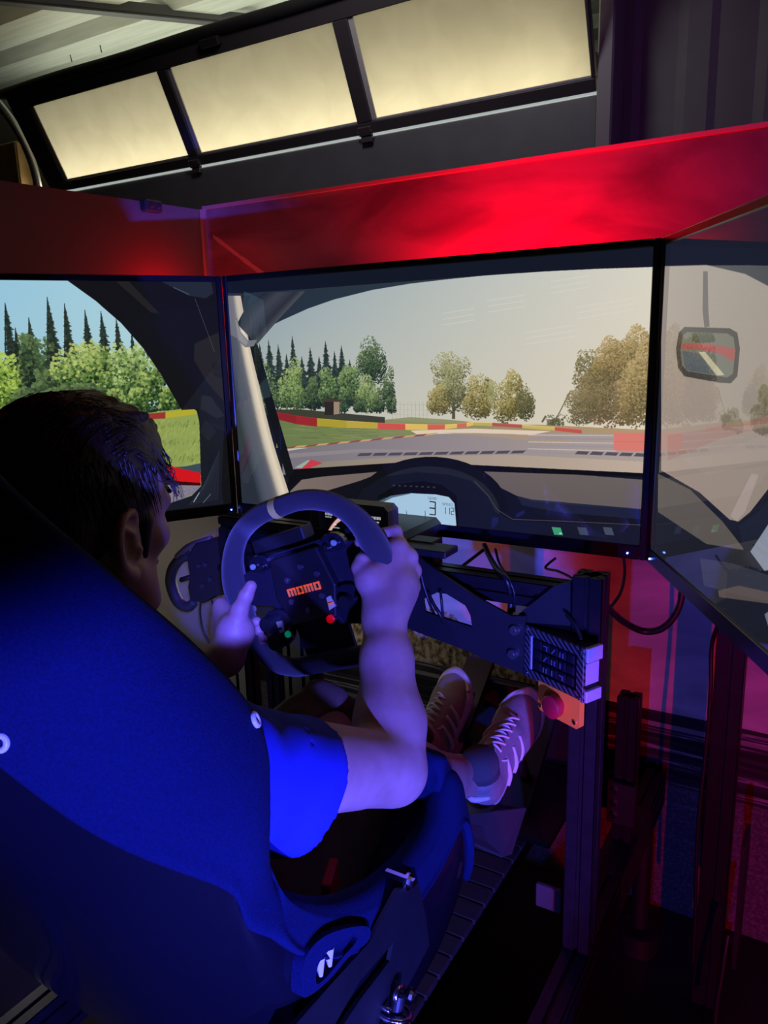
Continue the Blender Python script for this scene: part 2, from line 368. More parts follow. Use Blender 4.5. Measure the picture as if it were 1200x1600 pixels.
# ------------------------------------------------------------------ printed backdrop panels
WY = 1.75; WX0 = -1.622; PT = 1.770
def banner_mat():
    m = bpy.data.materials.new('printed_backdrop'); m.use_nodes = True; nt = m.node_tree; N = nt.nodes; L = nt.links
    b = N['Principled BSDF']; b.inputs['Roughness'].default_value = 0.5; b.inputs['Specular IOR Level'].default_value = 0.25
    tc = N.new('ShaderNodeTexCoord'); sx = N.new('ShaderNodeSeparateXYZ'); L.new(tc.outputs['Object'], sx.inputs[0])
    def noise(scale, stretch, detail=5, dist=0.0):
        mp = N.new('ShaderNodeMapping'); mp.inputs['Scale'].default_value = stretch; L.new(tc.outputs['Object'], mp.inputs[0])
        n = N.new('ShaderNodeTexNoise'); n.inputs['Scale'].default_value = scale; n.inputs['Detail'].default_value = detail; n.inputs['Distortion'].default_value = dist
        L.new(mp.outputs[0], n.inputs[0]); return n.outputs[0]
    def ramp(src, stops):
        r = N.new('ShaderNodeValToRGB'); cr = r.color_ramp
        while len(cr.elements) > 1: cr.elements.remove(cr.elements[-1])
        cr.elements[0].position = stops[0][0]; cr.elements[0].color = (*stops[0][1], 1)
        for p, c in stops[1:]:
            e = cr.elements.new(p); e.color = (*c, 1)
        L.new(src, r.inputs[0]); return r.outputs[0]
    def mix(f, a, c, mode='MIX'):
        x = N.new('ShaderNodeMix'); x.data_type = 'RGBA'; x.blend_type = mode
        if isinstance(f, float): x.inputs[0].default_value = f
        else: L.new(f, x.inputs[0])
        for s_, i in ((a, 6), (c, 7)):
            if isinstance(s_, tuple): x.inputs[i].default_value = (*s_, 1)
            else: L.new(s_, x.inputs[i])
        return x.outputs[2]
    def mth(op, a, c=0.0):
        x = N.new('ShaderNodeMath'); x.operation = op
        for s_, i in ((a, 0), (c, 1)):
            if isinstance(s_, (int, float)): x.inputs[i].default_value = s_
            else: L.new(s_, x.inputs[i])
        return x.outputs[0]
    z = sx.outputs['Z']; x_ = sx.outputs['X']
    sky = ramp(mth('DIVIDE', z, 1.8), [(0.30, (0.56, 0.55, 0.52)), (0.55, (0.46, 0.46, 0.46)), (0.80, (0.30, 0.30, 0.33)), (1.0, (0.20, 0.20, 0.24))])
    cl = ramp(noise(3.0, (1, 1, 2.6), 7, 0.6), [(0.38, (0.55, 0.55, 0.55)), (0.62, (1.15, 1.12, 1.1))])
    sky = mix(1.0, sky, cl, 'MULTIPLY')
    # autumn trees in a band above the horizon, on the left half
    zn = mth('ADD', z, mth('MULTIPLY', mth('SUBTRACT', noise(9, (1, 1, 1), 5), 0.5), 0.16))
    tree_c = ramp(noise(60, (1, 1, 0.8), 4), [(0.36, (0.05, 0.05, 0.025)), (0.48, (0.30, 0.24, 0.12)), (0.56, (0.50, 0.42, 0.28)), (0.66, (0.62, 0.52, 0.45))])
    lim = mth('ADD', 0.655, mth('MULTIPLY', mth('MINIMUM', mth('ADD', x_, 0.82), 0.0), -0.10))
    lim = mth('SUBTRACT', lim, mth('MULTIPLY', mth('MAXIMUM', mth('ADD', x_, 0.82), 0.0), 0.42))
    tm = mth('LESS_THAN', zn, lim)
    colr = mix(tm, sky, tree_c)
    # the asphalt below, with blurred streaks
    street = ramp(noise(5, (0.35, 1, 14), 8), [(0.30, (0.006, 0.006, 0.007)), (0.48, (0.022, 0.022, 0.024)), (0.56, (0.045, 0.045, 0.046)), (0.605, (0.34, 0.34, 0.34)), (0.62, (0.06, 0.06, 0.06)), (0.70, (0.03, 0.03, 0.03))])
    fine = ramp(noise(160, (1, 1, 1), 3), [(0.45, (0.75, 0.75, 0.75)), (0.70, (1.6, 1.6, 1.6))])
    low = mth('LESS_THAN', z, 0.34)
    street = mix(mth('MULTIPLY', low, 0.8), street, mix(1.0, (0.13, 0.12, 0.125), fine, 'MULTIPLY'))
    am = mth('LESS_THAN', z, mth('ADD', 0.522, mth('MULTIPLY', mth('SUBTRACT', noise(2.0, (1, 1, 0.2), 1), 0.5), 0.015)))
    colr = mix(am, colr, street)
    # kerb line near the horizon
    kb = mth('MULTIPLY', mth('GREATER_THAN', z, 0.482), mth('LESS_THAN', z, 0.494))
    colr = mix(mth('MULTIPLY', kb, 0.55), colr, (0.42, 0.41, 0.38))
    # contrail printed in the upper left corner
    dz = mth('ABSOLUTE', mth('SUBTRACT', z, mth('ADD', 0.64, mth('MULTIPLY', x_, -0.66))))
    ct = mth('MULTIPLY', mth('LESS_THAN', mth('ADD', dz, mth('MULTIPLY', noise(30, (1, 1, 1), 3), 0.012)), 0.0125), mth('MULTIPLY', mth('LESS_THAN', x_, -1.40), mth('GREATER_THAN', x_, -1.60)))
    colr = mix(mth('MULTIPLY', ct, 0.5), colr, (0.75, 0.72, 0.70))
    L.new(colr, b.inputs['Base Color']); return m
m_banner = banner_mat()
m_edge = mat('backdrop_edge', (0.45, 0.40, 0.38), 0.4)
bb = empty('printed_backdrop', (-0.4, WY, 0.0), 'wide printed backdrop of sky and race track behind the monitors', 'backdrop')
bb.location = (0, 0, 0)
MB().box((0.19, WY+0.012, PT/2), (3.624, 0.02, PT)).build('print', m_banner, bb)
b = MB().box((0.19, WY+0.008, PT+0.004), (3.63, 0.034, 0.008)); b.build('top_edge', m_edge, bb)
b = MB().box((WX0-0.004, WY+0.004, PT/2), (0.010, 0.034, PT)); b.build('corner_edge', m_edge, bb)
lpd = np.array([math.cos(1.4578), math.sin(1.4578), 0]); lpr = np.stack([lpd, np.cross([0, 0, 1.], lpd), [0, 0, 1.]], 1)
sp = empty('side_backdrop', (0, 0, 0), 'plain dark side panel left of the printed backdrop, lit red', 'backdrop')
c = np.array([WX0-0.020, WY-.006, 0]) - lpd*0.806
MB().box((c[0], c[1], PT/2), (1.6, 0.02, PT), lpr).build('print', mat('side_panel_print', (0.18, 0.17, 0.17), 0.55, spec=0.25, var=0.08, vscale=2), sp)
c2 = np.array([WX0-0.012, WY, PT-0.012]) - lpd*0.185
MB().box(c2 + [0.012, 0, 0], (0.055, 0.03, 0.030), lpr, 0.004).build('clip', m_frame, sp)
b = MB()
for s_ in (-0.012, 0.012):
    q = c2 + lpd*s_ + np.array([0.027, 0, -0.004]); b.cyl(q, q+np.array([0.004, 0, 0]), 0.004, 10)
b.build('clip_screw', m_bolt, sp)
# ------------------------------------------------------------------ three monitors
ZB, ZT = 1.029, 1.530
class Screen:
    """a monitor plane: left and right lower outer corners seen from the driver, bezel widths, and the picture painted on its panel"""
    def __init__(s, pl, pr, W, Hc):
        s.pl = np.array([pl[0], pl[1], ZB]); s.pr = np.array([pr[0], pr[1], ZB])
        s.d = (s.pr - s.pl); s.L = np.linalg.norm(s.d); s.d /= s.L
        s.n = np.cross(s.d, [0, 0, 1.])              # towards the driver
        s.bs, s.bb, s.bt = 0.012, 0.024, 0.012
        s.o = s.pl + s.d*s.bs + np.array([0, 0, s.bb]); s.w = s.L - 2*s.bs; s.h = ZT-ZB-s.bb-s.bt
        s.W, s.Hc = W, Hc; s.im = np.zeros((Hc, W, 3)); s.rng = np.random.RandomState(7)
    def px(s, x, y):
        """where a line of sight measured in the photograph meets the panel, as picture coordinates"""
        r = CR*(x-600)/1202 + CU*(800-y)/1202 + CF
        c = np.array([0, 0, H]); t = ((s.o-c) @ s.n)/(r @ s.n); p = c + r*t - s.o
        return np.array([(p @ s.d)/s.w*s.W, (1 - p[2]/s.h)*s.Hc])
    def poly(s, pts, col, a=1.0, conv=True):
        P = np.array([s.px(*p) for p in pts]) if conv else np.array(pts, float)
        x0, y0 = np.floor(P.min(0)).astype(int) - 1; x1, y1 = np.ceil(P.max(0)).astype(int) + 1
        x0, y0 = max(x0, 0), max(y0, 0); x1, y1 = min(x1, s.W), min(y1, s.Hc)
        if x1 <= x0 or y1 <= y0: return
        X, Y = np.meshgrid(np.arange(x0, x1)+.5, np.arange(y0, y1)+.5); acc = np.zeros(X.shape)
        for dx, dy in ((-.25, -.25), (.25, -.25), (-.25, .25), (.25, .25)):
            ins = np.zeros(X.shape, bool); xx = X+dx; yy = Y+dy
            for i in range(len(P)):
                ax, ay = P[i]; bx, by = P[(i+1) % len(P)]
                if ay == by: continue
                c = (ay > yy) != (by > yy)
                ins ^= c & (xx < (bx-ax)*(yy-ay)/(by-ay)+ax)
            acc += ins
        m = (acc/4*a)[..., None]
        c = col(X/s.W, Y/s.Hc) if callable(col) else np.array(col)/255.
        s.im[y0:y1, x0:x1] = s.im[y0:y1, x0:x1]*(1-m) + c*m
    def line(s, a, b, w, col, al=1.0):
        p = s.px(*a); q = s.px(*b); d = q-p; d /= max(np.linalg.norm(d), 1e-6); n = np.array([-d[1], d[0]])*w/2
        s.poly([p+n, q+n, q-n, p-n], col, al, conv=False)
    def dot(s, cx, cy, r, col, a=1.0, e=1.0):
        x0, x1 = max(int(cx-r-1), 0), min(int(cx+r+2), s.W); y0, y1 = max(int(cy-r/e-1), 0), min(int(cy+r/e+2), s.Hc)
        if x1 <= x0 or y1 <= y0: return
        Y, X = np.mgrid[y0:y1, x0:x1]
        m = np.clip(r + .5 - np.hypot(X+.5-cx, (Y+.5-cy)*e), 0, 1)[..., None]*a
        s.im[y0:y1, x0:x1] = s.im[y0:y1, x0:x1]*(1-m) + np.array(col)/255.*m
    def foliage(s, c, rx, ry, cols, n=700, r=(2, 5), light=(-.4, -.6), dens=1.0):
        """a broad crown built of leaf clusters; c, rx, ry measured in the photograph"""
        p = s.px(*c); q = s.px(c[0]+rx, c[1]); t = s.px(c[0], c[1]-ry); RX = abs(q[0]-p[0]); RY = abs(t[1]-p[1]); g = s.rng
        cols = np.array(cols, float)
        # lobes
        lob = [(g.uniform(-.6, .6), g.uniform(-.65, .6), g.uniform(.3, .5)) for _ in range(9)] + [(0, .15, .75), (0, .45, .6), (-.4, .5, .45), (.4, .5, .45)]
        for i in range(int(n*dens*1.9)):
            lx, ly, lr = lob[g.randint(len(lob))]
            a = g.uniform(0, 6.28); rr = lr*math.sqrt(g.uniform(0, 1)); x = lx+rr*math.cos(a); y = ly+rr*math.sin(a)
            if x*x+min(y, 0)**2 > 1.15: continue
            sh = (math.cos(a)*light[0] + math.sin(a)*light[1])*rr/lr*.5 + .5 + g.normal(0, .22) - .25*(y)
            k = np.clip(sh, 0, .999)*(len(cols)-1); k0 = int(k); col = cols[k0]*(1-(k-k0)) + cols[k0+1]*(k-k0)
            s.dot(p[0]+x*RX, p[1]+y*RY, g.uniform(*r)*(.6+.4*lr), col, .85)
    def conifer(s, top, base, hw, col):
        p = s.px(*top); b = s.px(*base); hw = abs(s.px(top[0]+hw, top[1])[0]-p[0]); g = s.rng; h = b[1]-p[1]
        s.poly([(p[0]-1, p[1]), (p[0]+1, p[1]), (b[0]+2.5, b[1]), (b[0]-2.5, b[1])], col, 1, conv=False)
        n = int(h/4.2)
        for i in range(n):
            t = (i+.5)/n; y = p[1]+h*t; w = hw*1.5*(min(t*1.5, 1)**.9)*g.uniform(.6, 1.15)
            for sd in (-1, 1):
                w2 = w*g.uniform(.7, 1.1)
                cc = np.array(col)*g.uniform(.75, 1.35)
                s.poly([(p[0], y-3.5), (p[0]+sd*w2, y+w2*.28), (p[0]+sd*w2*.8, y+w2*.28+2), (p[0], y+3.5)], cc, .95, conv=False)
    def image(s, name):
        im = bpy.data.images.new(name, s.W, s.Hc, alpha=False)
        a = np.ones((s.Hc, s.W, 4), np.float32); a[..., :3] = np.clip(s.im[::-1], 0, 1); im.pixels.foreach_set(a.ravel()); im.pack(); return im
def grad(c0, c1, ax=0, c2=None):
    c0 = np.array(c0)/255.; c1 = np.array(c1)/255.
    def f(u, v):
        t = np.clip((u if ax == 0 else v), 0, 1)[..., None]; return c0*(1-t)+c1*t
    return f
def bil(tl, tr, bl, br):
    tl, tr, bl, br = [np.array(c)/255. for c in (tl, tr, bl, br)]
    def f(u, v):
        u = np.clip(u, 0, 1)[..., None]; v = np.clip(v, 0, 1)[..., None]
        return (tl*(1-u)+tr*u)*(1-v) + (bl*(1-u)+br*u)*v
    return f
JL, JR = (-1.129, 1.252), (-0.257, 1.252)
LA, RA = 1.01245414, 1.07231024
MW = 0.872
ML = (JL[0]-math.cos(LA)*MW, JL[1]-math.sin(LA)*MW)
MR = (JR[0]+math.cos(RA)*MW, JR[1]-math.sin(RA)*MW)
sc = Screen(JL, JR, 1536, 864); sl = Screen(ML, JL, 1280, 720); sr = Screen(JR, MR, 1280, 720)

# --- middle picture: track seen over a dashboard
s = sc
s.im[:] = bil((17, 23, 38), (20, 24, 38), (24, 26, 34), (22, 24, 40))(*np.meshgrid(np.linspace(0, 1, s.W), np.linspace(0, 1, s.Hc)))
s.poly([(378, 458), (470, 452), (760, 430), (760, 440), (560, 470), (470, 505), (400, 540), (388, 500)], grad((34, 45, 58), (52, 64, 76)))            # tinted header
sky = [(398, 528), (412, 514), (440, 500), (480, 482), (520, 468), (580, 453), (640, 443), (700, 436), (760, 430), (850, 424), (930, 420), (1019, 417), (1010, 740), (960, 734), (900, 728), (820, 724), (740, 722), (640, 724), (540, 728), (470, 734), (456, 728), (447, 705), (420, 610)]
s.poly(sky, bil((128, 152, 168), (214, 210, 196), (205, 200, 172), (226, 206, 180)))
sk0 = s.im.copy()
for (x, y, l) in ((760, 470, 60), (820, 520, 80), (900, 480, 90), (690, 490, 50), (930, 560, 60), (860, 440, 60)):
    for k in range(3): s.line((x, y+k*9), (x+l, y-l*.16+k*9), 2.5, (226, 222, 206), .35)
dk = (38, 52, 46)
for x, y in ((404, 540), (418, 534), (433, 541), (446, 556), (455, 528), (470, 560), (483, 546), (497, 560), (507, 536), (521, 552), (532, 543), (545, 565)):
    s.conifer((x, y-3), (x, 634), 10, dk)
gl_ = [(30, 44, 34), (62, 84, 52), (96, 122, 72), (140, 162, 104)]
gd = [(24, 34, 28), (44, 62, 44), (70, 92, 58), (104, 124, 78)]
s.foliage((580, 565), 28, 38, gd, 1500, (1.5, 3.2)); s.foliage((604, 605), 15, 38, gd, 700, (1.5, 3)); s.foliage((420, 610), 22, 40, gl_, 900)
s.foliage((452, 600), 25, 42, [(48, 66, 44), (92, 116, 66), (134, 156, 92), (158, 178, 112)], 1100)
s.foliage((487, 615), 17, 26, gd, 600); s.foliage((513, 605), 20, 30, gl_, 700); s.foliage((548, 600), 24, 32, gl_, 900); s.foliage((575, 615), 24, 30, [(40, 58, 40), (84, 104, 62), (120, 142, 86), (160, 172, 116)], 900)
for x in (535, 560, 590, 610): s.foliage((x, 632), 10, 14, gd, 260, (1.5, 3.5))
gy = [(70, 66, 40), (112, 104, 60), (150, 138, 84), (182, 168, 112)]
s.poly([(706, 600), (709, 600), (710, 655), (705, 655)], (86, 76, 58)); s.foliage((703, 598), 38, 48, [(66, 66, 46), (100, 100, 66), (140, 140, 96), (168, 164, 118)], 1500, (1.5, 3.2)); s.foliage((706, 595), 30, 42, [(78, 78, 56), (110, 112, 76), (146, 148, 104), (170, 168, 124)], 1100, (1.5, 3.2), dens=.9)
s.foliage((684, 625), 22, 24, gy, 700, (1.5, 3.5)); s.foliage((762, 610), 18, 32, [(118, 116, 76), (150, 146, 96), (170, 164, 112)], 500, (1.5, 3)); s.foliage((742, 620), 26, 36, gy, 1100, (1.5, 3.5)); s.foliage((790, 620), 28, 42, gy, 1200, (1.5, 3.5)); s.foliage((820, 624), 17, 34, [(62, 62, 42), (94, 92, 60), (128, 122, 82)], 700, (1.5, 3))
s.foliage((868, 660), 18, 14, [(76, 78, 56), (100, 98, 70)], 200, (1.5, 3)); s.line((868, 655), (890, 612), 3, (92, 96, 66)); s.line((846, 660), (852, 650), 6, (96, 96, 70))
gb = [(92, 82, 56), (128, 112, 74), (160, 138, 92), (186, 164, 116)]
s.foliage((975, 565), 44, 60, gb, 2600, (1.5, 3.6)); s.foliage((955, 620), 62, 48, [(112, 92, 70), (138, 116, 86), (162, 140, 104)], 2200, (2, 4)); s.foliage((915, 575), 26, 36, [(84, 80, 56), (112, 104, 70), (140, 128, 88)], 700, (1.5, 3)); s.foliage((995, 600), 40, 70, gb, 1600, (2, 4))
s.foliage((935, 610), 40, 50, [(88, 80, 56), (120, 106, 74), (150, 132, 94)], 1600, (1.5, 3.4)); s.foliage((950, 560), 34, 40, gb, 1200, (1.5, 3.4)); s.foliage((905, 635), 26, 30, [(84, 80, 60), (120, 108, 78), (150, 134, 98)], 600, (1.5, 3))
# ground, fence, hut
s.poly([(436, 640), (500, 648), (600, 656), (700, 662), (840, 664), (1012, 672), (1012, 700), (430, 700)], bil((86, 96, 66), (186, 162, 128), (120, 124, 84), (170, 140, 110)))
s.poly([(419, 640), (470, 640), (600, 652), (600, 662), (430, 650)], (60, 62, 50)); s.poly([(506, 624), (524, 622), (524, 648), (506, 649)], (44, 38, 32)); s.poly([(520, 628), (529, 627), (529, 647), (520, 648)], (150, 132, 110)); s.poly([(504, 623), (533, 624), (533, 628), (504, 628)], (70, 56, 44))
for x in range(612, 672, 6): s.line((x, 662), (x, 628), 1.2, (150, 150, 132), .8)
for y in (632, 640, 648, 656): s.line((612, y), (672, y+1), 1, (160, 158, 140), .6)
s.poly([(600, 656), (640, 652), (700, 656), (760, 662), (760, 668), (600, 668)], (136, 140, 98), .9)
# grass and tarmac
s.poly([(430, 656), (500, 664), (590, 670), (700, 671), (620, 684), (520, 696), (440, 702)], bil((92, 112, 66), (168, 160, 112), (96, 118, 68), (160, 150, 108)))
for k in range(60):
    x = s.rng.uniform(436, 590); y = s.rng.uniform(664, 690); s.line((x, y), (x+s.rng.uniform(10, 40), y+1), 1.5, (70, 88, 52) if k % 2 else (136, 150, 92), .5)
road = [(440, 706), (520, 694), (600, 683), (700, 676), (800, 675), (1015, 680), (1015, 742), (440, 742)]
s.poly(road, bil((104, 104, 116), (168, 152, 148), (110, 106, 120), (170, 156, 150)))
s.poly([(640, 673), (740, 670), (860, 674), (830, 680), (740, 677), (650, 679)], (226, 208, 186), .9); s.poly([(690, 676), (800, 678), (900, 690), (870, 694), (780, 684)], (176, 148, 116), .55)
s.poly([(450, 709), (560, 702), (800, 705), (800, 709), (560, 707), (450, 716)], (150, 140, 142), .6)
for i in range(7):                                                  # red and sand kerb
    a, b = 440+i*34, 440+i*34+17; s.poly([(a, 702-i*3.2), (b, 700.3-i*3.2), (b+6, 697-i*3.2), (a+6, 699-i*3.2)], (146, 72, 66)); s.poly([(b, 700.3-i*3.2), (a+34, 698.6-i*3.2), (a+40, 695.6-i*3.2), (b+6, 697-i*3.2)], (190, 160, 110))
# painted concrete barrier, alternating red and yellow
bar = [((430, 644), (462, 650), (11, 13), (138, 36, 44)), ((462, 650), (494, 654), (13, 13), (150, 40, 46)), ((494, 654), (540, 658), (12, 11), (168, 152, 50)), ((540, 658), (589, 661), (11, 9), (182, 160, 62)), ((589, 661), (632, 663), (10, 9), (200, 84, 74)), ((632, 663), (667, 664), (9, 8), (220, 182, 92)), ((667, 664), (694, 664), (8, 7), (206, 96, 80)), ((694, 664), (713, 663), (7, 6), (222, 184, 96)), ((713, 663), (728, 661), (6, 6), (206, 104, 86)), ((728, 661), (738, 660), (6, 5), (222, 184, 96)), ((738, 660), (768, 661), (5, 5), (186, 170, 90)), ((768, 661), (815, 664), (5, 5), (170, 88, 80)), ((815, 664), (866, 668), (5, 5), (196, 176, 100)), ((866, 668), (908, 672), (5, 6), (190, 84, 76))]
for a, b_, (h0, h1), c in bar:
    s.poly([a, b_, (b_[0], b_[1]+h1), (a[0], a[1]+h0)], c); s.line(a, b_, 1.5, np.array(c)*1.2)
for i in range(6): s.line((824, 680+i*5.4), (962, 681+i*6), 3.2, (196, 184, 182) if i % 2 == 0 else (150, 142, 150), .9)
s.poly([(958, 676), (1012, 677), (1012, 706), (958, 704)], (214, 122, 112)); s.line((960, 690), (1010, 691), 1.5, (180, 96, 90), .6)
# bonnet vents and edge
s.poly([(500, 722), (640, 713), (800, 711), (1012, 722), (1012, 742), (456, 738)], bil((150, 142, 84), (206, 188, 168), (120, 112, 100), (190, 168, 150)), .75)
for i in range(11):
    x = 556+i*24; s.poly([(x, 713-(i*.4)), (x+20, 712.6-(i*.4)), (x+25, 708-(i*.4)), (x+5, 708.6-(i*.4))], (66, 62, 74), .85)
for i in range(5):
    x = 897+i*23; s.poly([(x, 710+i*.8), (x+19, 711+i*.8), (x+23, 706+i*.8), (x+5, 705+i*.8)], (70, 66, 78), .85)
s.poly([(459, 731), (484, 718), (503, 724), (476, 734)], (196, 60, 72)); s.poly([(459, 731), (478, 720), (484, 719), (470, 732)], (150, 170, 160))
# dashboard
s.poly([(378, 835), (380, 800), (447, 770), (452, 738), (470, 742), (620, 735), (740, 728), (800, 733), (900, 742), (1016, 748), (1012, 900), (378, 900)], bil((22, 22, 30), (26, 28, 36), (14, 15, 22), (18, 20, 36)))
s.poly([(722, 735), (800, 738), (900, 742), (1003, 750), (1002, 797), (900, 790), (830, 784), (806, 775), (760, 752)], bil((128, 112, 104), (146, 132, 122), (96, 84, 82), (92, 84, 86)))
s.poly([(806, 775), (830, 781), (1003, 796), (1002, 812), (880, 802), (815, 790)], (30, 34, 58), .9)
s.poly([(452, 768), (470, 750), (560, 736), (600, 737), (560, 752), (500, 770), (452, 775)], grad((128, 112, 106), (90, 80, 78)))
s.poly([(447, 762), (452, 734), (640, 722), (1010, 740), (1010, 746), (640, 733), (470, 748)], (14, 14, 20))
# virtual rim and instrument binnacle
pts = [(560+i*0, 0) for i in range(0)]
def arc(cx, cy, rx, ry, a0, a1, n=24, rot=0): return [(cx+rx*math.cos(t)*math.cos(rot)-ry*math.sin(t)*math.sin(rot), cy-ry*math.sin(t)*math.cos(rot)-rx*math.cos(t)*math.sin(rot)) for t in np.linspace(a0, a1, n)]
s.poly(arc(672, 800, 122, 86, 0, math.pi), (16, 17, 24)); s.poly(arc(668, 805, 112, 76, 0, math.pi), (30, 34, 44))
s.poly([(545, 800), (565, 765), (600, 745), (650, 738), (700, 742), (735, 752), (760, 775), (772, 800), (800, 815), (880, 818), (1002, 822), (1000, 852), (545, 830)], bil((24, 27, 34), (24, 28, 40), (16, 18, 26), (22, 25, 46)))
for a, b_ in zip([(740, 752), (762, 775), (776, 797), (800, 812), (880, 815)], [(762, 775), (776, 797), (800, 812), (880, 815), (1002, 821)]): s.line(a, b_, 2, (96, 84, 76), .8)
s.poly([(575, 830), (590, 775), (620, 757), (660, 752), (690, 758), (712, 775), (716, 835)], (12, 13, 18)); 
for i in range(8): s.line((612+i*9, 759+i*.4), (616+i*9, 759+i*.4), 5, (52, 54, 62))
s.poly([(577, 797), (590, 784), (610, 775), (640, 771), (680, 773), (700, 777), (709, 787), (712, 822), (640, 815), (577, 808)], bil((150, 186, 212), (170, 198, 222), (150, 186, 212), (176, 204, 228)))
s.poly([(577, 797), (590, 784), (610, 775), (640, 771), (640, 772), (612, 778), (594, 787), (582, 798)], (50, 70, 90), .7)
for i in range(8): s.line((581+i*2.6, 792-i*1.3), (585+i*2.3, 783-i*.9), 1.6, (40, 58, 76))
SEG = {'3': 'abgcd', '1': 'bc', '2': 'abged'}
def seg(s, ch, x, y, w, h, t, col):
    pt = {'a': ((0, 0), (1, 0)), 'b': ((1, 0), (1, .5)), 'c': ((1, .5), (1, 1)), 'd': ((0, 1), (1, 1)), 'e': ((0, .5), (0, 1)), 'f': ((0, 0), (0, .5)), 'g': ((0, .5), (1, .5))}
    for k in SEG[ch]:
        (a, b_), (c, d) = pt[k]; s.line((x+a*w, y+b_*h+a*w*.12), (x+c*w, y+d*h+c*w*.12), t, col)
seg(s, '3', 670, 784, 9, 20, 4, (22, 30, 40))
for i, ch in enumerate('112'): seg(s, ch, 691+i*6.5, 793+i*.6, 4, 10, 2.2, (30, 42, 54))
STROKE = {'G': [(1, 0, 0, 0), (0, 0, 0, 1), (0, 1, 1, 1), (1, 1, 1, .5)], 'E': [(0, 0, 0, 1), (0, 0, 1, 0), (0, .5, 1, .5), (0, 1, 1, 1)], 'A': [(0, 1, 0, 0), (0, 0, 1, 0), (1, 0, 1, 1), (0, .5, 1, .5)], 'R': [(0, 1, 0, 0), (0, 0, 1, 0), (1, 0, 1, .5), (0, .5, 1, .5), (.4, .5, 1, 1)], 'S': [(1, 0, 0, 0), (0, 0, 0, .5), (0, .5, 1, .5), (1, .5, 1, 1), (1, 1, 0, 1)], 'P': [(0, 1, 0, 0), (0, 0, 1, 0), (1, 0, 1, .5), (1, .5, 0, .5)], 'D': [(0, 0, 0, 1), (0, 0, .7, 0), (.7, 0, 1, .3), (1, .3, 1, .7), (1, .7, .7, 1), (.7, 1, 0, 1)]}
def word(s, t, x, y, w, h, th, col, gap=1.5, slope=.1):
    for ch in t:
        for a, b_, c, d in STROKE.get(ch, []): s.line((x+a*w, y+b_*h+a*w*slope), (x+c*w, y+d*h+c*w*slope), th, col)
        x += w+gap; y += (w+gap)*slope
word(s, 'GEAR', 668, 777, 2.4, 3.6, .9, (70, 90, 106), 1); word(s, 'SPEED', 690, 786, 2.4, 3.6, .9, (70, 90, 106), 1)
for x in (634, 663): s.line((x, 800), (x+.3, 807), 2, (40, 56, 70)); s.line((x-1, 799), (x+1, 799), 1.5, (40, 56, 70))
for (x, c) in ((861, (60, 150, 110)), (901, (60, 68, 84)), (941, (66, 74, 92))): s.poly([(x, 824), (x+14, 825), (x+18, 837), (x+4, 836)], c)
s.line((873, 834), (877, 834), 4, (170, 230, 200))
# roll bar at the left: round tubes shaded across their width
def tube2(s, LE, RE, cols, n=18):
    LE = spline([(x, y, 0) for x, y in LE], 6)[:, :2]; RE = spline([(x, y, 0) for x, y in RE], 6)[:, :2]; cols = np.array(cols, float)
    for k in range(n):
        a, b_ = k/n, (k+1)/n+.02; q = (k+.5)/n*(len(cols)-1); i = min(int(q), len(cols)-2); c = cols[i]*(1-(q-i)) + cols[i+1]*(q-i)
        s.poly([tuple(p) for p in LE*(1-a)+RE*a] + [tuple(p) for p in (LE*(1-b_)+RE*b_)[::-1]], c)
s.poly([(350, 458), (378, 458), (392, 560), (436, 770), (400, 792), (352, 792)], (40, 46, 58))
s.poly([(386, 530), (398, 528), (434, 655), (458, 738), (447, 748), (420, 655), (396, 575)], (18, 20, 24))
tube2(s, [(346, 462), (352, 530), (362, 600), (380, 690), (404, 786)], [(374, 462), (386, 530), (402, 600), (424, 690), (449, 770)], [(44, 50, 64), (66, 72, 86), (78, 84, 98), (82, 86, 100), (96, 96, 106), (200, 188, 170), (222, 208, 184), (192, 178, 160)])
s.poly([(350, 462), (372, 462), (380, 500), (372, 530), (352, 520)], (160, 156, 158), .35)
tube2(s, [(369, 506), (384, 480), (412, 457)], [(399, 538), (432, 500), (474, 455)], [(34, 38, 48), (46, 50, 60), (62, 64, 74), (54, 58, 68), (42, 46, 56), (74, 76, 82)])
s.poly([(364, 498), (369, 497), (374, 518), (386, 532), (400, 531), (395, 541), (382, 543), (370, 532)], (112, 114, 120)); s.poly([(366, 500), (368, 499), (374, 520), (386, 535), (382, 540), (371, 530)], (150, 148, 148), .7)
s.poly([(376, 462), (390, 462), (384, 478), (378, 482)], (28, 34, 46))
s.im[:] = np.clip(s.im + s.rng.normal(0, .006, s.im.shape), 0, 1)

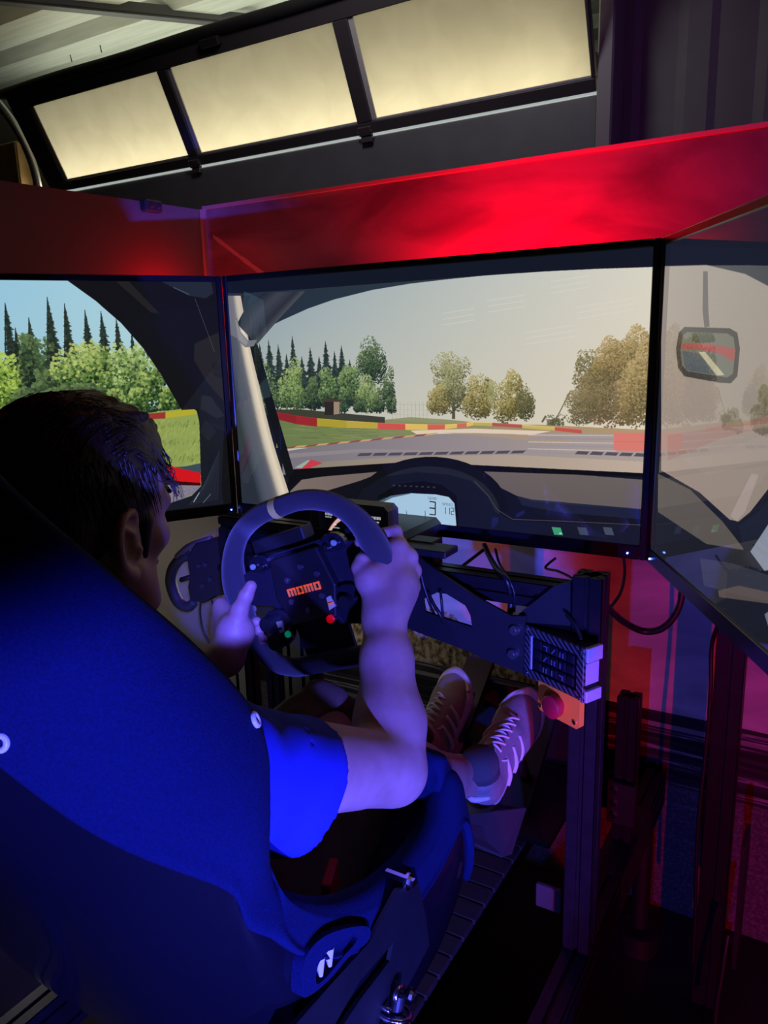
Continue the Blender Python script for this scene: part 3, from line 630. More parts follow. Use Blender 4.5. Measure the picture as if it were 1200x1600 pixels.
# --- left picture: side window
s = sl
s.im[:] = np.array((20, 19, 22))/255.
win = [(-250, 438), (104, 437), (150, 470), (190, 505), (225, 545), (252, 585), (275, 625), (284, 640), (240, 650), (-250, 700)]
s.poly(win, bil((118, 176, 214), (178, 212, 220), (150, 196, 206), (186, 210, 200)))
for x, y in ((-200, 470), (-170, 490), (-140, 465), (-100, 480), (-60, 470), (-20, 485), (8, 473), (24, 512), (45, 496), (74, 464), (101, 474), (133, 484), (158, 486), (182, 498), (206, 520), (-230, 480)):
    s.conifer((x, y), (x+1, 640), 13, (34, 44, 36))
ga = [(22, 38, 24), (50, 78, 40), (104, 130, 62), (168, 184, 108)]
for c, rx, ry, cc in (((-190, 570), 60, 60, ga), ((-110, 560), 60, 60, gd), ((-40, 580), 50, 60, ga), ((60, 570), 40, 50, gd), ((125, 570), 55, 58, [(30, 50, 30), (76, 106, 54), (150, 170, 88), (186, 198, 120)]), ((12, 600), 26, 50, [(28, 48, 24), (84, 116, 44), (160, 184, 80), (180, 204, 100)]), ((60, 620), 50, 40, gd), ((165, 590), 40, 50, ga), ((205, 580), 36, 50, [(30, 50, 30), (80, 108, 60), (140, 164, 92), (188, 204, 140)]), ((235, 600), 30, 45, ga), ((265, 620), 22, 34, ga), ((120, 625), 60, 30, gd), ((200, 628), 40, 22, ga), ((40, 560), 12, 50, gd)):
    s.foliage(c, rx, ry, cc, int(14*rx), (3, 7))
# lower window with grass, barrier, mirror housing, road
lw = [(-60, 670), (234, 645), (300, 637), (308, 642), (312, 660), (315, 760), (300, 775), (262, 790), (-60, 800)]
s.poly(lw, bil((120, 140, 70), (150, 166, 84), (106, 124, 66), (140, 156, 84)))
for k in range(420):
    x = s.rng.uniform(150, 314); y = s.rng.uniform(658, 728); dkk = (int((y+x*.05)/9) % 3 == 0)
    s.line((x, y), (x+2, y-5), 1.6, (84, 104, 52) if dkk else (166, 180, 98), .7)
s.poly([(225, 647), (259, 644), (259, 654), (225, 656)], (150, 52, 46)); s.poly([(259, 644), (303, 638), (308, 647), (259, 654)], (176, 166, 50)); s.poly([(150, 650), (225, 647), (225, 656), (150, 660)], (176, 166, 50))
s.poly([(250, 732), (290, 729), (314, 724), (314, 745), (250, 745)], (60, 74, 86)); s.poly([(200, 758), (262, 753), (314, 759), (312, 768), (275, 785), (200, 790)], (126, 120, 136))
for k in range(240):
    x = s.rng.uniform(240, 312); y = s.rng.uniform(757, 786); s.line((x, y), (x+2, y), 1.5, (98, 90, 108) if k % 2 else (160, 154, 170), .6)
s.poly([(180, 700), (251, 720), (275, 731), (314, 739), (314, 757), (285, 755), (250, 755), (180, 745)], (206, 22, 30)); s.poly([(180, 745), (250, 750), (314, 755), (314, 759), (250, 758), (180, 752)], (50, 10, 14))
# door frame
s.poly([(104, 433), (350, 433), (372, 810), (262, 830), (262, 790), (300, 775), (315, 760), (312, 660), (308, 642), (300, 637), (284, 640), (275, 625), (252, 585), (225, 545), (190, 505), (150, 470)], (19, 19, 23)); s.poly([(284, 641), (310, 639), (312, 660), (315, 760), (345, 800), (352, 640), (345, 560)], (26, 28, 36))
s.poly([(-60, 800), (262, 788), (300, 775), (316, 760), (330, 700), (340, 700), (350, 792), (262, 812), (-60, 840)], (24, 27, 38))
for i in range(24): s.line((295+i*2.0, 790-i*.4), (318+i*1.1, 762-i*2.6), .9, (60, 66, 82), .7)
s.line((303, 785), (312, 770), 2, (190, 196, 210)); s.line((318, 786), (330, 772), 1.6, (130, 136, 150))
s.poly([(180, 438), (200, 438), (250, 490), (236, 488)], (40, 38, 38), .7); s.poly([(250, 438), (330, 438), (334, 458), (322, 466), (296, 462), (272, 450)], (34, 40, 52)); s.line((272, 449), (296, 460), 1.5, (96, 108, 124)); s.line((305, 466), (336, 550), 1.2, (80, 84, 96))
s.im[:] = np.clip(s.im + s.rng.normal(0, .006, s.im.shape), 0, 1)

# --- right picture: far side of the windscreen with the interior mirror
s = sr
s.im[:] = bil((24, 28, 44), (26, 30, 44), (30, 32, 42), (22, 24, 34))(*np.meshgrid(np.linspace(0, 1, s.W), np.linspace(0, 1, s.Hc)))
s.poly([(1030, 416), (1100, 414), (1160, 428), (1230, 465), (1290, 500), (1290, 600), (1230, 720), (1168, 800), (1150, 815), (1136, 812), (1090, 770), (1030, 735)], bil((150, 142, 134), (150, 142, 130), (150, 130, 120), (128, 118, 108)))
s.foliage((1190, 640), 26, 40, [(92, 86, 74), (110, 102, 84), (124, 116, 98)], 700, (3, 6)); s.foliage((1140, 655), 20, 20, [(110, 102, 90), (124, 116, 98)], 260, (3, 6))
s.poly([(1040, 680), (1120, 668), (1240, 640), (1240, 652), (1120, 686), (1040, 720)], (150, 106, 100), .5); s.poly([(1060, 716), (1120, 706), (1220, 668), (1200, 720), (1100, 742)], (150, 138, 130), .6)
s.poly([(1137, 806), (1170, 740), (1181, 742), (1160, 800), (1147, 815)], (160, 146, 140))
# mirror
s.poly([(1095, 424), (1102, 424), (1103, 485), (1105, 510), (1097, 512), (1094, 485)], (88, 84, 84))
s.poly([(1066, 511), (1136, 513), (1148, 520), (1152, 545), (1148, 588), (1138, 599), (1120, 598), (1066, 588), (1056, 575), (1053, 545), (1057, 520)], (52, 50, 54))
s.poly([(1070, 519), (1132, 521), (1142, 527), (1145, 548), (1141, 584), (1132, 590), (1070, 580), (1062, 570), (1060, 545), (1064, 524)], bil((98, 100, 82), (110, 104, 92), (100, 104, 112), (86, 86, 94)))
s.foliage((1095, 527), 22, 8, [(46, 56, 44), (70, 82, 60)], 240, (2, 5)); s.poly([(1062, 537), (1100, 536), (1144, 545), (1143, 566), (1120, 552), (1080, 545), (1061, 546)], (150, 66, 68)); s.poly([(1088, 550), (1098, 550), (1128, 586), (1116, 587)], (176, 170, 140)); s.poly([(1062, 548), (1088, 552), (1114, 586), (1068, 578)], (70, 82, 92)); 
# dash, pillar, grey seat edge
s.poly([(1025, 740), (1075, 765), (1125, 815), (1160, 860), (1100, 850), (1025, 800)], (104, 96, 88), .8); s.poly([(1150, 822), (1180, 800), (1240, 730), (1240, 800), (1180, 900), (1158, 862)], (30, 34, 48)); s.poly([(1168, 862), (1215, 790), (1250, 800), (1250, 880), (1190, 892)], bil((124, 132, 150), (170, 176, 190), (110, 116, 134), (150, 156, 170)))
s.poly([(1090, 872), (1140, 880), (1200, 900), (1230, 930), (1230, 945), (1150, 930), (1096, 915)], (52, 54, 66), .9); s.poly([(1118, 923), (1150, 915), (1210, 928), (1210, 945), (1120, 933)], (96, 84, 80), .8)
s.poly([(1190, 960), (1230, 930), (1250, 1010), (1215, 1040)], (120, 126, 142), .8)
s.im[:] = np.clip(s.im + s.rng.normal(0, .006, s.im.shape), 0, 1)

def make_monitor(s, picname, label, led):
    root = empty('monitor', (0, 0, 0), label, 'monitor', None); root['group'] = 'three monitors around the driver'
    rot = np.stack([s.d, -s.n, [0, 0, 1.]], 1); mid = s.pl + s.d*s.L/2
    def fb(mb, x0, x1, z0, z1, y0, y1, bev=0.0015):     # y towards the back
        mb.box(s.pl + s.d*(x0+x1)/2 - s.n*(y0+y1)/2 + np.array([0, 0, (z0+z1)/2]), (x1-x0, y1-y0, z1-z0), rot, bev)
    HH = ZT-ZB; b = MB()
    fb(b, 0, s.bs, 0, HH, 0, .022); fb(b, s.L-s.bs, s.L, 0, HH, 0, .022); fb(b, s.bs, s.L-s.bs, 0, s.bb, 0, .022); fb(b, s.bs, s.L-s.bs, HH-s.bt, HH, 0, .022)
    b.build('bezel', m_bezel, root)
    b = MB(); fb(b, .01, s.L-.01, .01, HH-.01, .018, .04, .006); fb(b, .16, s.L-.16, .08, HH-.08, .04, .07, .01); b.build('back_cover', m_black, root)
    im = s.image(picname)
    m = bpy.data.materials.new('lit_panel_'+picname); m.use_nodes = True; N = m.node_tree.nodes; L = m.node_tree.links; p = N['Principled BSDF']
    t = N.new('ShaderNodeTexImage'); t.image = im; t.extension = 'EXTEND'
    p.inputs['Base Color'].default_value = (0.004, 0.004, 0.005, 1); p.inputs['Roughness'].default_value = 0.02; p.inputs['IOR'].default_value = 1.5
    L.new(t.outputs[0], p.inputs['Emission Color']); p.inputs['Emission Strength'].default_value = 1.0
    q = [s.o - s.n*.003, s.o + s.d*s.w - s.n*.003, s.o + s.d*s.w + np.array([0, 0, s.h]) - s.n*.003, s.o + np.array([0, 0, s.h]) - s.n*.003]
    q2 = [v - s.n*.004 for v in q]
    o = link_mesh('screen', q+q2, [(0, 1, 2, 3), (7, 6, 5, 4), (0, 4, 5, 1), (1, 5, 6, 2), (2, 6, 7, 3), (3, 7, 4, 0)], m, root)
    uvl = o.data.uv_layers.new(name='uv'); base = [(0, 0), (1, 0), (1, 1), (0, 1)]
    for li, loop in enumerate(o.data.loops): uvl.data[li].uv = base[loop.vertex_index % 4]
    c = s.pl + s.d*led + s.n*.0015 + np.array([0, 0, .010])
    MB().cyl(c - s.n*.003, c + s.n*.001, .0015, 10).build('power_light', mat('blue_indicator', (0, 0, 0), emit=(0.06, 0.12, 1.0), estr=22), root)
    return root
make_monitor(sc, 'picture_middle', 'middle monitor showing the race track ahead over the virtual dashboard', s.L-.030)
make_monitor(sl, 'picture_left', 'left monitor showing conifers and grass through the side window', s.L-.014)
make_monitor(sr, 'picture_right', 'right monitor seen at a steep angle, showing the rear-view mirror', .022)
for o_ in (sc, sl, sr): o_.im = None
# ------------------------------------------------------------------ sight lines measured in the photograph, met with a real depth
def at(x, y, Y=None, X=None, Z=None):
    r = CR*(x-600)/1202 + CU*(800-y)/1202 + CF
    t = Y/r[1] if Y is not None else (X/r[0] if X is not None else (Z-H)/r[2])
    return r*t + np.array([0, 0, H])
XC = -0.694
# ------------------------------------------------------------------ bucket seat
m_fabric = mat('seat_fabric', (0.003, 0.008, 0.050), 0.95, bump=0.5, bscale=700, var=0.25, vscale=420, spec=0.15)
m_shell = mat('glossy_seat_shell', (0.006, 0.006, 0.012), 0.22, bump=0.04, bscale=10, coat=0.6)
def mesh_lining():
    m = bpy.data.materials.new('perforated_lining'); m.use_nodes = True; nt = m.node_tree; N = nt.nodes; L = nt.links; b = N['Principled BSDF']
    v = N.new('ShaderNodeTexVoronoi'); v.inputs['Scale'].default_value = 190; tc = N.new('ShaderNodeTexCoord'); L.new(tc.outputs['Object'], v.inputs[0])
    v.inputs['Randomness'].default_value = 0.15
    r = N.new('ShaderNodeValToRGB'); r.color_ramp.elements[0].position = 0.30; r.color_ramp.elements[0].color = (0.16, 0.15, 0.12, 1); r.color_ramp.elements[1].position = 0.42; r.color_ramp.elements[1].color = (0.012, 0.012, 0.012, 1)
    L.new(v.outputs['Distance'], r.inputs[0]); L.new(r.outputs[0], b.inputs['Base Color']); b.inputs['Roughness'].default_value = 0.8; return m
m_lining = mesh_lining()
spine = [(.205, 1.44), (.232, 1.34), (.262, 1.22), (.300, 1.09), (.340, .97), (.385, .87), (.428, .77), (.47, .67), (.53, .57), (.62, .505), (.74, .478), (.86, .49), (.96, .53)]
# rim of the right side: half width, y, z (the waist notch at stations 5 to 8, the thigh bolster after it)
def hw(p, X): q = at(p[0], p[1], X=X); return (X-XC, q[1], q[2])
rim = [(.115, .262, 1.455), (.165, .300, 1.372), hw((-60, 640), -.53), hw((130, 845), -.470), hw((388, 1085), -.432), hw((402, 1190), -.424), hw((374, 1300), -.420), hw((412, 1382), -.412), hw((535, 1416), -.406), hw((640, 1346), -.410), hw((692, 1262), -.424), hw((712, 1188), -.428), (.245, .93, .70)]
band = [.25, .245, .205, .160, .118, .084, .072, .064, .042, .040, .045, .060, .10]     # how far the cloth reaches down the outside
# resample stations smoothly
SPN = spline(spine, 5); RIM = spline(rim, 5); BND = spline([(b, 0) for b in band], 5)[:, 0]
NS = len(SPN); NC = 30
def section(i):
    sy, sz = SPN[i]; wx, ey, ez = RIM[i]; wx -= .030
    E = np.array([wx, ey, ez]); S = np.array([0, sy, sz])
    t = SPN[min(i+1, NS-1)] - SPN[max(i-1, 0)]; t /= np.linalg.norm(t)
    nf = np.array([0, -t[1], t[0]])                          # the side the driver sits on
    if nf[1] < 0 and i < NS//2: nf = -nf
    if i >= NS//2 and nf[2] < 0: nf = -nf
    wc = min(wx+.004, .238)
    Cn = S + np.array([wc*.94, 0, 0]) + nf*.035
    M1 = S + np.array([wc*.55, 0, 0]) + nf*.004
    M2 = Cn*.5 + E*.5 + np.array([.026 if wx > .2 else .012, 0, 0])
    P = spline([S - np.array([wc*.5, 0, 0]), S, M1, Cn, M2, E], 12)[12:]
    P = P[np.r_[True, np.cumsum(np.linalg.norm(np.diff(P, axis=0), axis=1)) < np.linalg.norm(np.diff(P, axis=0), axis=1).sum()-.017]]
    # even arc length
    d = np.r_[0, np.cumsum(np.linalg.norm(np.diff(P, axis=0), axis=1))]
    u = np.linspace(0, d[-1], NC+1)
    return np.stack([np.interp(u, d, P[:, k]) for k in range(3)], 1), d[-1]
SEC = []; LEN = []
for i in range(NS):
    a, l = section(i); SEC.append(a); LEN.append(l)
SEC = np.array(SEC); LEN = np.array(LEN)
for _ in range(5): SEC[1:-1] = (SEC[:-2]+2*SEC[1:-1]+SEC[2:])/4
LEN = np.linalg.norm(np.diff(SEC, axis=1), axis=2).sum(1)
full = np.concatenate([SEC[:, :0:-1]*np.array([-1, 1, 1]), SEC], 1)      # left side mirrored, 2*NC+1 columns
full[..., 0] += XC
# outward normals
du = np.gradient(full, axis=1); dv = np.gradient(full, axis=0); nn = np.cross(du, dv); nn /= np.maximum(np.linalg.norm(nn, axis=2, keepdims=True), 1e-9)
ctr = np.array([XC, 0, 0]) + np.stack([np.zeros(NS), SPN[:, 0]*.5+.35, SPN[:, 1]*.5+.5], 1)
sgn = np.sign(((full - ctr[:, None]) * nn).sum(2).mean()); nn *= sgn
for _ in range(6):
    nn[1:-1] = (nn[:-2]+nn[1:-1]*2+nn[2:])/4; nn /= np.linalg.norm(nn, axis=2, keepdims=True)
MC = 2*NC+1
TH = 0.030
seat = empty('bucket_seat', (XC, 0.55, 0.40), 'large bucket racing seat with blue-lit cloth wings and a glossy dark shell', 'seat')
seat.location = (XC, 0.55, 0.40)
def grid_faces(a, b, off=0, flip=False):
    F = []
    for i in range(a-1):
        for j in range(b-1):
            q = (off+i*b+j, off+i*b+j+1, off+(i+1)*b+j+1, off+(i+1)*b+j)
            F.append(q[::-1] if flip else q)
    return F
# lining (inner face)
inner = full
link_mesh('lining', inner.reshape(-1, 3), grid_faces(NS, MC), m_lining, seat, True)
# cloth: a strip from the lining edge round the rim and down the outside, for each side
arc_n = 7
for side in (1, -1):
    V = []; rows = 14
    for i in range(NS):
        cols = SEC[i]*np.array([side, 1, 1]) + np.array([XC, 0, 0])
        N_ = nn[i, NC:] if side == 1 else nn[i, NC::-1]
        l = LEN[i]; step = l/NC
        # inner lap
        tdir = cols[-1]-cols[-2]; tdir /= np.linalg.norm(tdir)
        pts = [cols[-3]-N_[-3]*.004, cols[-2]-N_[-2]*.006]
        cc = cols[-1]+N_[-1]*(TH/2-.002)
        for a in np.linspace(0, math.pi, arc_n):
            pts.append(cc - N_[-1]*math.cos(a)*(TH/2+.004) + tdir*math.sin(a)*(TH/2+.004))
        bl = min(BND[i], l*.97)
        for k in range(1, rows+1):
            s_ = l - bl*k/rows; f = s_/step; j = min(int(f), NC-1); fr_ = f-j
            p = cols[j]*(1-fr_)+cols[j+1]*fr_; n_ = N_[j]*(1-fr_)+N_[j+1]*fr_
            th = TH + .004 + (.004 if k >= rows-1 else 0.0)
            pts.append(p + n_*th)
        pts.append(pts[-1]-n_*.014)                                       # turned-in hem
        V += pts
    V = np.array(V); nb = len(V)//NS
    if side == 1: cover_tree = BVHTree.FromPolygons([tuple(v) for v in V], grid_faces(NS, nb))
    o = link_mesh('cover', V, grid_faces(NS, nb, flip=(side == -1)), m_fabric, seat, True)
    sm = o.modifiers.new('sub', 'SUBSURF'); sm.levels = 1; sm.render_levels = 1
# shell (outer face)
shell = full + nn*TH*0.93
o = link_mesh('shell', shell.reshape(-1, 3), grid_faces(NS, MC, flip=True), m_shell, seat, True); o.modifiers.new('sub', 'SUBSURF').render_levels = 1
# headrest pad and cushions inside
b = MB(); b.box((XC, .300, 1.27), (.25, .05, .16), np.array([[1, 0, 0], [0, .97, -.24], [0, .24, .97]]), .02); b.build('headrest_pad', m_fabric, seat, bevel=.01)
b = MB(); b.box((XC, .74, .512), (.38, .36, .05), None, .02); b.build('cushion', m_fabric, seat, bevel=.01)
# front nose of the seat: padded lip that drops in front of the thigh bolster
prof = [(.845, .835), (.885, .822), (.905, .79), (.905, .74), (.885, .69), (.835, .655), (.775, .655), (.755, .672), (.80, .70), (.845, .75), (.858, .80)]
V = []; F = []
for k, x in enumerate((-.505, -.472, -.452, -.442, -.436)):
    sc_ = (1, 1, .985, .96, .90)[k]
    cy, cz = .84, .73
    for (y, z) in prof: V.append((x, cy+(y-cy)*sc_, cz+(z-cz)*sc_))
m_ = len(prof)
for k in range(4):
    for j in range(m_):
        F.append((k*m_+j, k*m_+(j+1) % m_, (k+1)*m_+(j+1) % m_, (k+1)*m_+j))
F += [tuple(range(m_))[::-1], tuple(4*m_+j for j in range(m_))]
link_mesh('front_lip', V, F, m_fabric, seat, True)
V2 = [(2*XC-v[0], v[1], v[2]) for v in V]; link_mesh('front_lip', V2, [f[::-1] for f in F], m_fabric, seat, True)
# harness slot with its raised flange low on the outside of the shell
sx = -.396
def pl2(pts, X): return [(at(x, y, X=X)[1], at(x, y, X=X)[2]) for x, y in pts]
outp = spline([(464, 1553), (464, 1515), (474, 1484), (497, 1461), (530, 1448), (562, 1444), (572, 1452), (566, 1470), (538, 1492), (512, 1522), (484, 1547)], 4, True)
hole = spline([(486, 1531), (490, 1503), (508, 1480), (532, 1465), (551, 1459), (548, 1470), (530, 1490), (512, 1512), (494, 1531)], 4, True)
b = MB(); b.prism([p for p in pl2(outp, sx)], (sx, 0, 0), (0, 1, 0), (0, 0, 1), .012, [pl2(hole, sx)])
b.build('harness_slot', m_fabric, seat, auto=40)
b = MB(); b.prism(pl2([(480, 1535), (484, 1500), (505, 1475), (535, 1458), (556, 1455), (552, 1474), (530, 1496), (508, 1520)], sx), (sx-.008, 0, 0), (0, 1, 0), (0, 0, 1), .004); b.build('slot_opening', mat('deep_black', (0.002, 0.002, 0.003), 0.9), seat)
b = MB()
for q in ((499, 1497), (513, 1482)): p = at(*q, X=sx+.000); b.cyl(p, p+np.array([.004, -.004, -.016]), .006, 8, .002)
b.build('strap_end', mat('white_webbing', (0.7, 0.7, 0.75), 0.6), seat)
# white grommets on the wing
def on_cover(x, y):
    r = at(x, y, Y=1.0) - np.array([0, 0, H]); p, n, _, _ = cover_tree.ray_cast(Vector((0, 0, H)), Vector(r)); return np.array(p), np.array(n)
for x, y in ((398, 1125), (1, 1160)):
    p, n = on_cover(x, y); n = n*(1 if n[0] > 0 else -1); p = p + n*.001
    t1 = np.cross(n, [0, 0, 1.]); t1 /= np.linalg.norm(t1); t2 = np.cross(n, t1)
    ring = [p + t1*.0045*math.cos(a) + t2*.0055*math.sin(a) for a in np.linspace(0, 2*math.pi, 20)[:-1]]
    MB().tube(ring, .0026, 8, closed=True).build('grommet', mat('white_plastic', (0.72, 0.74, 0.78), 0.35), seat, smooth=True)
# side mount: black steel plate with a long slot, bolts
X = -.392
poly = pl2([(652, 1379), (664, 1440), (668, 1476), (640, 1530), (600, 1590), (560, 1660), (420, 1720), (440, 1620), (520, 1530), (575, 1470), (618, 1390)][::-1], X)
ar = sum(poly[i][0]*poly[(i+1) % len(poly)][1]-poly[(i+1) % len(poly)][0]*poly[i][1] for i in range(len(poly)))
if ar < 0: poly = poly[::-1]
slot = pl2([(612, 1472), (606, 1500), (560, 1560), (520, 1620), (498, 1640), (520, 1600), (560, 1530)], X)
MB().prism(poly, (X, 0, 0), (0, 1, 0), (0, 0, 1), .005, [slot]).build('side_mount', m_steel, seat)
XL = 2*XC - X
MB().prism(poly, (XL, 0, 0), (0, 1, 0), (0, 0, 1), .005).build('side_mount', m_steel, seat)
for q, X_ in (((638, 1377), -.388), ((641, 1556), -.388)):
    p = at(*q, X=X_); b = MB(); b.cyl(p-np.array([.03, 0, 0]), p+np.array([.008, 0, 0]), .0055, 6); b.cyl(p-np.array([.002, 0, 0]), p+np.array([.002, 0, 0]), .010, 20); b.build('mount_bolt', m_chrome, seat)

# coil-over spring under the mount
A = at(620, 1572, X=-.378); B = A + np.array([.0, -.075, -.17])
sp_ = empty('coil_spring', tuple(B), 'bright steel coil spring below the seat mount', 'spring')
ax = (B-A)/np.linalg.norm(B-A); e1 = np.cross(ax, [1, 0, 0]); e1 /= np.linalg.norm(e1); e2 = np.cross(ax, e1)
n = 260; P = [A + (B-A)*k/n + .017*(math.cos(k*2*math.pi/13.5)*e1 + math.sin(k*2*math.pi/13.5)*e2) for k in range(n+1)]
MB().tube(P, .0032, 6).build('coil', m_chrome, sp_, smooth=True)
MB().cyl(A-ax*.012, B+ax*.01, .008, 16).build('damper_rod', m_steel, sp_)
b = MB(); ring = [A - ax*.012 + .008*(math.cos(a)*ax + math.sin(a)*e1) for a in np.linspace(0, 2*math.pi, 20)[:-1]]; b.tube(ring, .0035, 8, closed=True); b.build('eyelet', m_chrome, sp_, smooth=True)

# ------------------------------------------------------------------ aluminium profile rig
def profile(mb, a, b, w, h, side, groove=.008, depth=.006, nside=(1, 1)):
    """T-slot bar from a to b; side = direction of the width w; grooves run down each face"""
    a = np.array(a, float); b = np.array(b, float); d = (b-a)/np.linalg.norm(b-a); s = np.array(side, float); s -= d*(s@d); s /= np.linalg.norm(s); t = np.cross(d, s)
    def face(w, n, k):       # outline along one face from -w/2 to w/2 with n grooves
        pts = []
        for i in range(n):
            c = -w/2 + w*(i+.5)/n
            pts += [(c-groove/2, 0), (c-groove/2, -depth), (c+groove/2, -depth), (c+groove/2, 0)]
        return pts
    pr = []
    r = .0015
    for (ww, hh, nx, ux, uy) in ((w, h, nside[0], (1, 0), (0, 1)), (h, w, nside[1], (0, 1), (-1, 0)), (w, h, nside[0], (-1, 0), (0, -1)), (h, w, nside[1], (0, -1), (1, 0))):
        seg_ = [(-ww/2+r, 0)] + face(ww, nx, 0) + [(ww/2-r, 0)]
        for (p, q) in seg_: pr.append((ux[0]*p + uy[0]*(hh/2+q), ux[1]*p + uy[1]*(hh/2+q)))
    pr = pr[::-1]
    m = len(pr); V = [a + s*x + t*y for x, y in pr] + [b + s*x + t*y for x, y in pr]
    F = [(i, (i+1) % m, (i+1) % m + m, i+m) for i in range(m)]; F += [tuple(range(m-1, -1, -1)), tuple(range(m, 2*m))]
    mb.add(V, F)
def bar(parent, name, a, b, w=.045, h=.045, side=(1, 0, 0), nside=(1, 1), m=None):
    k = MB(); profile(k, a, b, w, h, side, nside=nside); return k.build(name, m or m_alu, parent)
rig = empty('racing_rig', (XC, 1.0, 0.32), 'black aluminium profile racing rig carrying seat, pedals and wheel', 'rig')
PXR, PXL = -.303, -1.003
PY = 1.100
bar(rig, 'upright', (PXR, PY, .40), (PXR, PY, 1.043), .045, .045)
bar(rig, 'upright', (PXL, PY, .40), (PXL, PY, 1.043), .045, .045)
for x in (PXR, PXL): bar(rig, 'base_rail', (x, .02, .36), (x, 1.70, .36), .045, .08, nside=(1, 2))
for y in (.10, .72, 1.62): bar(rig, 'cross_rail', (PXL+.023, y, .355), (PXR-.023, y, .355), .045, .045, side=(0, 1, 0))
bar(rig, 'cross_beam', (PXL+.023, 1.115, .998), (PXR-.023, 1.115, .998), .04, .045, side=(0, 0, 1))
for x in (PXR, PXL):
    for y in (.10, 1.60):
        b = MB(); b.cyl((x, y, .06), (x, y, .32), .020, 20); b.cyl((x, y, 0), (x, y, .05), .045, 24); b.build('actuator_foot', m_steel, rig, auto=40)
# slatted foot plate
for k in range(15):
    y = .76 + k*.048
    b = MB().box((-.742, y, .336), (.475, .0445, .012), bev=.002); b.build('slat', mat('brown_board', (0.030, 0.017, 0.016), 0.6, var=0.25, vscale=6, stretch=(1, 8, 1)), rig)
for x in (-.96, -.52): bar(rig, 'floor_rail', (x, .745, .312), (x, 1.60, .312), .03, .03)
# centre plate under the wheel base and column profile
bar(rig, 'wheel_column', (-.868, 1.12, .38), (-.868, 1.12, .93), .065, .045, nside=(2, 1))
# wheel deck: black steel gusset plates bolted to the uprights
GY = 1.072
def gpoly(pts, Y=GY):
    P = [(at(x, y, Y=Y)[0], at(x, y, Y=Y)[2]) for x, y in pts]
    ar = sum(P[i][0]*P[(i+1) % len(P)][1]-P[(i+1) % len(P)][0]*P[i][1] for i in range(len(P)))
    return P if ar > 0 else P[::-1]
gp = gpoly([(560, 842), (640, 858), (690, 896), (745, 932), (800, 962), (822, 962), (818, 1052), (770, 1034), (730, 1016), (690, 1001), (630, 978), (560, 955)])
gh = gpoly([(662, 936), (690, 922), (728, 945), (736, 960), (739, 979), (700, 967), (665, 955)])
MB().prism(gp, (0, GY, 0), (1, 0, 0), (0, 0, 1), .006, [gh]).build('gusset_plate', m_steel, rig)
gp2 = [(2*XC-x, z) for x, z in gp][::-1]; gh2 = [(2*XC-x, z) for x, z in gh]
MB().prism([(x, z-.02) for x, z in gp2], (0, GY, 0), (1, 0, 0), (0, 0, 1), .006, [[(x, z-.02) for x, z in gh2]]).build('gusset_plate', m_steel, rig)
for q in ((805, 984), (802, 1021)):
    p = at(*q, Y=GY-.004); b = MB(); b.cyl(p, p-np.array([0, .006, 0]), .0085, 20, .0075); b.cyl(p-np.array([0, .006, 0]), p-np.array([0, .0065, 0]), .0038, 6); b.build('bolt', m_bolt, rig)
# bracket connecting gusset and upright behind the button box
MB().prism(gpoly([(812, 958), (868, 914), (893, 908), (893, 1000), (812, 1000)], 1.088), (0, 1.088, 0), (1, 0, 0), (0, 0, 1), .010).build('bracket_plate', m_steel, rig)
# upper shelf bracket behind the right hand
MB().box(at(668, 858, Y=1.10), (.09, .05, .012), bev=.002).build('shelf_bracket', m_steel, rig)
MB().box(at(664, 868, Y=1.13), (.05, .04, .06), bev=.003).build('bracket_plate', m_steel, rig)
# horizontal bar behind the steering wheel, over the left upright
bar(rig, 'cross_beam', at(352, 818, Y=1.13), at(352, 818, Y=1.13)+np.array([.40, 0, 0]), .04, .04, side=(0, 0, 1))

# monitor stand
ms_ = empty('monitor_stand', (XC, 1.45, 0), 'black aluminium stand carrying the three monitors', 'stand')
MXR, MXL = -.140, -1.25
k = bar(ms_, 'upright', (MXR, 1.47, .0), (MXR, 1.47, 1.22), .05, .045, nside=(1, 1))
bar(ms_, 'upright', (MXL+.0, 1.50, .0), (MXL+.0, 1.50, 1.22), .045, .045)
bar(ms_, 'crossbar', (MXL-.08, 1.42, 1.22), (MXR+.08, 1.42, 1.22), .045, .045, side=(0, 0, 1))
for x in (MXR, MXL): bar(ms_, 'foot', (x, 1.15, .023), (x, 1.69, .023), .045, .045)
MB().box((XC, 1.36, 1.25), (.30, .08, .16), bev=.004).build('mounting_plate', m_steel, ms_)
for s_, sg in ((sl, 1), (sr, -1)):
    mid = s_.pl + s_.d*s_.L/2 - s_.n*.065; e_ = np.array([MXL if sg > 0 else MXR, 1.42, 1.24])
    MB().cyl(np.array([mid[0], mid[1], 1.24]), e_, .02, 12).build('arm', m_steel, ms_)
# right side plate seen beside the stand's post
MB().prism([(1.42, .18), (1.50, .18), (1.53, .40), (1.50, .45), (1.42, .45)], (MXR+.05, 0, 0), (0, 1, 0), (0, 0, 1), .008).build('side_plate', m_steel, ms_)

# short red-lit profile post near the backdrop
rp = empty('short_post', (-.303, 1.42, .40), 'short black profile post lit red, standing behind the right upright', 'post')
bar(rp, 'column', (-.309, 1.42, .40), (-.309, 1.42, .708), .04, .04)
MB().box((-.309, 1.39, .49), (.055, .012, .09), bev=.002).build('bracket', m_steel, rp)
b = MB()
for z in (.466, .492, .52): b.cyl((-.322, 1.385, z), (-.322, 1.376, z), .006, 12)
b.build('bolt_row', m_chrome, rp)
MB().box((-.309, 1.42, .360), (.06, .25, .079), bev=.003).build('base_block', m_steel, rp)

